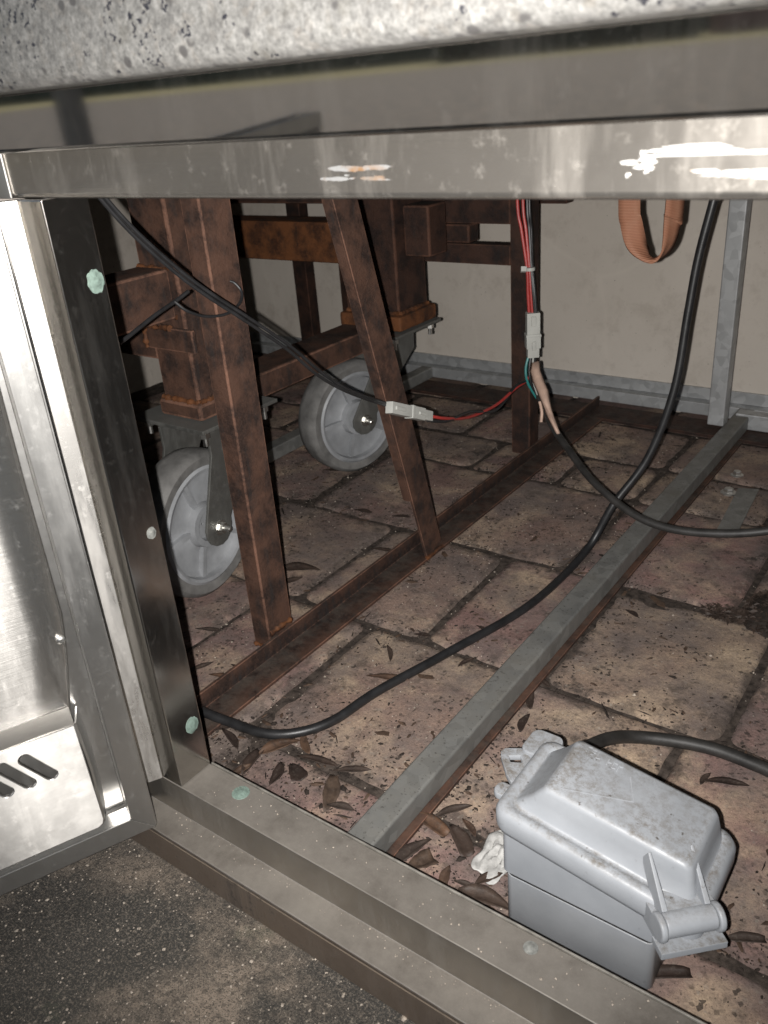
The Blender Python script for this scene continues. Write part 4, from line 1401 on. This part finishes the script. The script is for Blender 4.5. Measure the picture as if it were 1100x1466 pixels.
def scatter(name, mat, count, size, seed, dens, flat=0.4, long_=1.0, zoff=0.0, label=None, region=None):
    random.seed(seed)
    mb = MB()
    k = 0
    tries = 0
    while k < count and tries < count * 30:
        tries += 1
        x, y = region() if region else (random.uniform(-2.0, 0.25), random.uniform(0.60, 2.55))
        if random.random() > dens(x, y) or (not region and blocked(x, y)):
            continue
        k += 1
        s_ = size * random.lognormvariate(0, 0.45)
        a = random.uniform(0, 6.28)
        ca, sa = math.cos(a), math.sin(a)
        n_ = 5
        ring = []
        for i in range(n_):
            t = 2 * math.pi * i / n_ + random.uniform(-0.4, 0.4)
            rx, ry = math.cos(t) * s_ * long_, math.sin(t) * s_
            ring.append((x + rx * ca - ry * sa, y + rx * sa + ry * ca, 0.001 + zoff + random.uniform(0, s_ * flat * 0.5)))
        topz = Vector((x + random.uniform(-.3, .3) * s_, y + random.uniform(-.3, .3) * s_, 0.002 + zoff + s_ * flat))
        o = len(mb.v)
        mb.v += [Vector(p) for p in ring] + [topz]
        mb.f += [(o + i, o + (i + 1) % n_, o + n_) for i in range(n_)]
    return mb.build(name, mat, None, label=label, kind='stuff', sharp=25)


def dens_dirt(x, y):
    d = 0.16
    for xx in (-0.64, -0.56, -0.985, -1.07):
        d += 0.8 * math.exp(-((x - xx) / 0.035) ** 2)
    for yy in (0.775, 1.155, 1.545, 1.955):
        d += 0.5 * math.exp(-((y - yy) / 0.03) ** 2)
    d += 1.3 * math.exp(-((y - 0.70) / 0.13) ** 2) * (x < -0.38)
    d += 0.9 * max(0, noise.noise((x * 6.5, y * 6.5, 3.1)) - 0.08)
    d *= 0.35 + 1.3 * max(0, noise.noise((x * 22, y * 22, 7.7)) + 0.25)
    return min(1, d)


scatter('leaf_crumbs', M['crumb'], 16000, 0.0012, 1, dens_dirt, 0.35, 1.7, label='dark crumbs of rotted leaf strewn over the pavers')
scatter('leaf_shreds', M['litter'], 1500, 0.0022, 2, dens_dirt, 0.25, 2.6, label='brown leaf shreds strewn over the pavers')
scatter('grit', M['grit'], 4500, 0.0009, 3, lambda x, y: 0.25 + 0.75 * (x < -0.6), 0.8, 1.2, label='pale grit strewn over the pavers')
scatter('twigs', M['crumb'], 220, 0.0012, 4, dens_dirt, 0.8, 9.0, label='short black twigs strewn over the pavers')
scatter('sill_grit', M['grit'], 130, 0.0007, 5, lambda x, y: 1.0, 0.8, 1.2, zoff=0.1176, label='pale grit lying on the upper sill ledge',
        region=lambda: (random.uniform(-0.82, 0.1), random.uniform(0.545, 0.594)))
scatter('ledge_grit', M['grit'], 170, 0.0006, 6, lambda x, y: 1.0, 0.8, 1.2, zoff=0.0576, label='pale grit lying on the lower sill ledge',
        region=lambda: (random.uniform(-0.86, 0.1), 0.5365 - abs(random.gauss(0, 0.012))))
scatter('patio_grit', M['grit'], 1500, 0.0010, 8, lambda x, y: 1.0, 0.6, 1.2, label='pale grit on the patio concrete',
        region=lambda: (random.uniform(-1.1, -0.2), random.uniform(0.1, 0.495)))


# soggy wad of leaf litter in the paver joint at right
def wad_region():
    a = random.random()
    c1, c2 = fl(1105, 880, 0), fl(1040, 880, 0)
    c = c1 if a < 0.75 else c2
    r1, r2 = (0.055, 0.085) if a < 0.75 else (0.05, 0.03)
    t = random.uniform(0, 6.28)
    r = math.sqrt(random.random())
    return c.x + r1 * r * math.cos(t), c.y + r2 * r * math.sin(t)


random.seed(9)
mb = MB()
c1 = fl(1105, 880, 0)
for k in range(900):
    x, y = wad_region()
    rr = ((x - c1.x) / 0.06) ** 2 + ((y - c1.y) / 0.09) ** 2
    h = 0.032 * max(0, 1 - rr) * random.random() + 0.003
    e1 = Vector((random.uniform(-1, 1), random.uniform(-1, 1), random.uniform(-0.15, 0.15))).normalized()
    e2 = e1.cross(Vector((random.uniform(-.6, .6), random.uniform(-.6, .6), 1))).normalized()
    L = random.uniform(0.004, 0.013)
    w = L * random.uniform(0.15, 0.4)
    p = Vector((x, y, h))
    mb.add([p - e1 * L, p - e2 * w + ZU * 0.002, p + e1 * L, p + e2 * w], [(0, 1, 2), (0, 2, 3)])
wad = mb.build('leaf_litter', M['litter'], None, label='soggy dark wad of rotted leaves in the right hand paver joint', kind='stuff')
mb = MB()
rings = []
for z, s_ in ((0.0, 1.0), (0.010, 0.85), (0.020, 0.5), (0.024, 0.15)):
    rings.append([(c1.x + 0.055 * s_ * math.cos(2 * math.pi * i / 18) * random.uniform(.85, 1.1), c1.y + 0.085 * s_ * math.sin(2 * math.pi * i / 18) * random.uniform(.85, 1.1), z) for i in range(18)])
mb.loft(rings, False, True)
mb.build('soil_heap', M['crumb'], None, label='dark mound of leaf mould under the rotted leaves', kind='stuff')

# ================================================================== THE YARD BEHIND THE PHOTOGRAPHER (mirrored in the trim)
rf = thing('patio_roof', 'boarded patio roof sheltering the kitchen island', 'roof', (0, -3, 5.2))
mb = MB()
mb.box(-12, 12, -7.5, 4.5, 5.2, 5.4)
mb.build('roof_deck', M['roof_board'], rf)
for x in (-11.5, 11.5):
    mb = MB()
    mb.box(x - 0.15, x + 0.15, -7.4, -7.1, 0.0, 5.2)
    mb.build('roof_post', M['roof_board'], rf)
bw = thing('brick_garden_wall', 'pinkish brick garden wall far across the lawn', 'wall', (-18, -71, 0))
mb = MB()
mb.box(-22.3, -13.0, -71.6, -71.1, -0.07, 9.0)
mb.build('mortar_core', M['mortar'], bw)
mb = MB()
for r_ in range(30):
    z = -0.05 + r_ * 0.30
    for k in range(13):
        x0 = -22.3 + k * 0.75 - 0.37 * (r_ % 2)
        mb.box(max(-22.31, x0), min(-13.0, x0 + 0.70), -71.12, -71.05, z, z + 0.265)
mb.build('brickwork', M['brick'], bw, kind='stuff')


def hedge(name, label, cat, x0, x1, y, h, n, parts):
    t = thing(name, label, cat, ((x0 + x1) / 2, y, -0.08))
    random.seed(int(abs(x0) * 10))
    mb = MB()
    for k in range(n):
        p = Vector((random.uniform(x0, x1), y + random.uniform(-0.4, 1.2), random.uniform(0, h) * random.uniform(0.85, 1.06)))
        e1 = Vector((random.uniform(-1, 1), random.uniform(-1, 1), random.uniform(-1, 1))).normalized()
        e2 = e1.cross(Vector((random.uniform(-1, 1), 1, random.uniform(-1, 1)))).normalized()
        L = random.uniform(0.3, 0.9)
        mb.add([p - e1 * L, p - e2 * L * 0.5, p + e1 * L, p + e2 * L * 0.5], [(0, 1, 2), (0, 2, 3)])
    mb.build('foliage', M['hedge'], t, kind='stuff')
    mb = MB()
    mb.box(x0 + 0.2, x1 - 0.2, y - 0.9, y - 0.1, -0.07, h * 0.92)
    mb.build('inner_growth', M['hedge'], t)


hedge('hedge', 'dark clipped hedge across the lawn beside the brick wall', 'hedge', -45, -22.9, -70, 9.0, 2400, 0)
hedge('hedge', 'long dark tree belt behind the lawn, raised to shut out the sky', 'hedge', -190, 60, -104, 34.0, 5000, 0)  # unseen trees, made tall to keep blue sky out of the trim
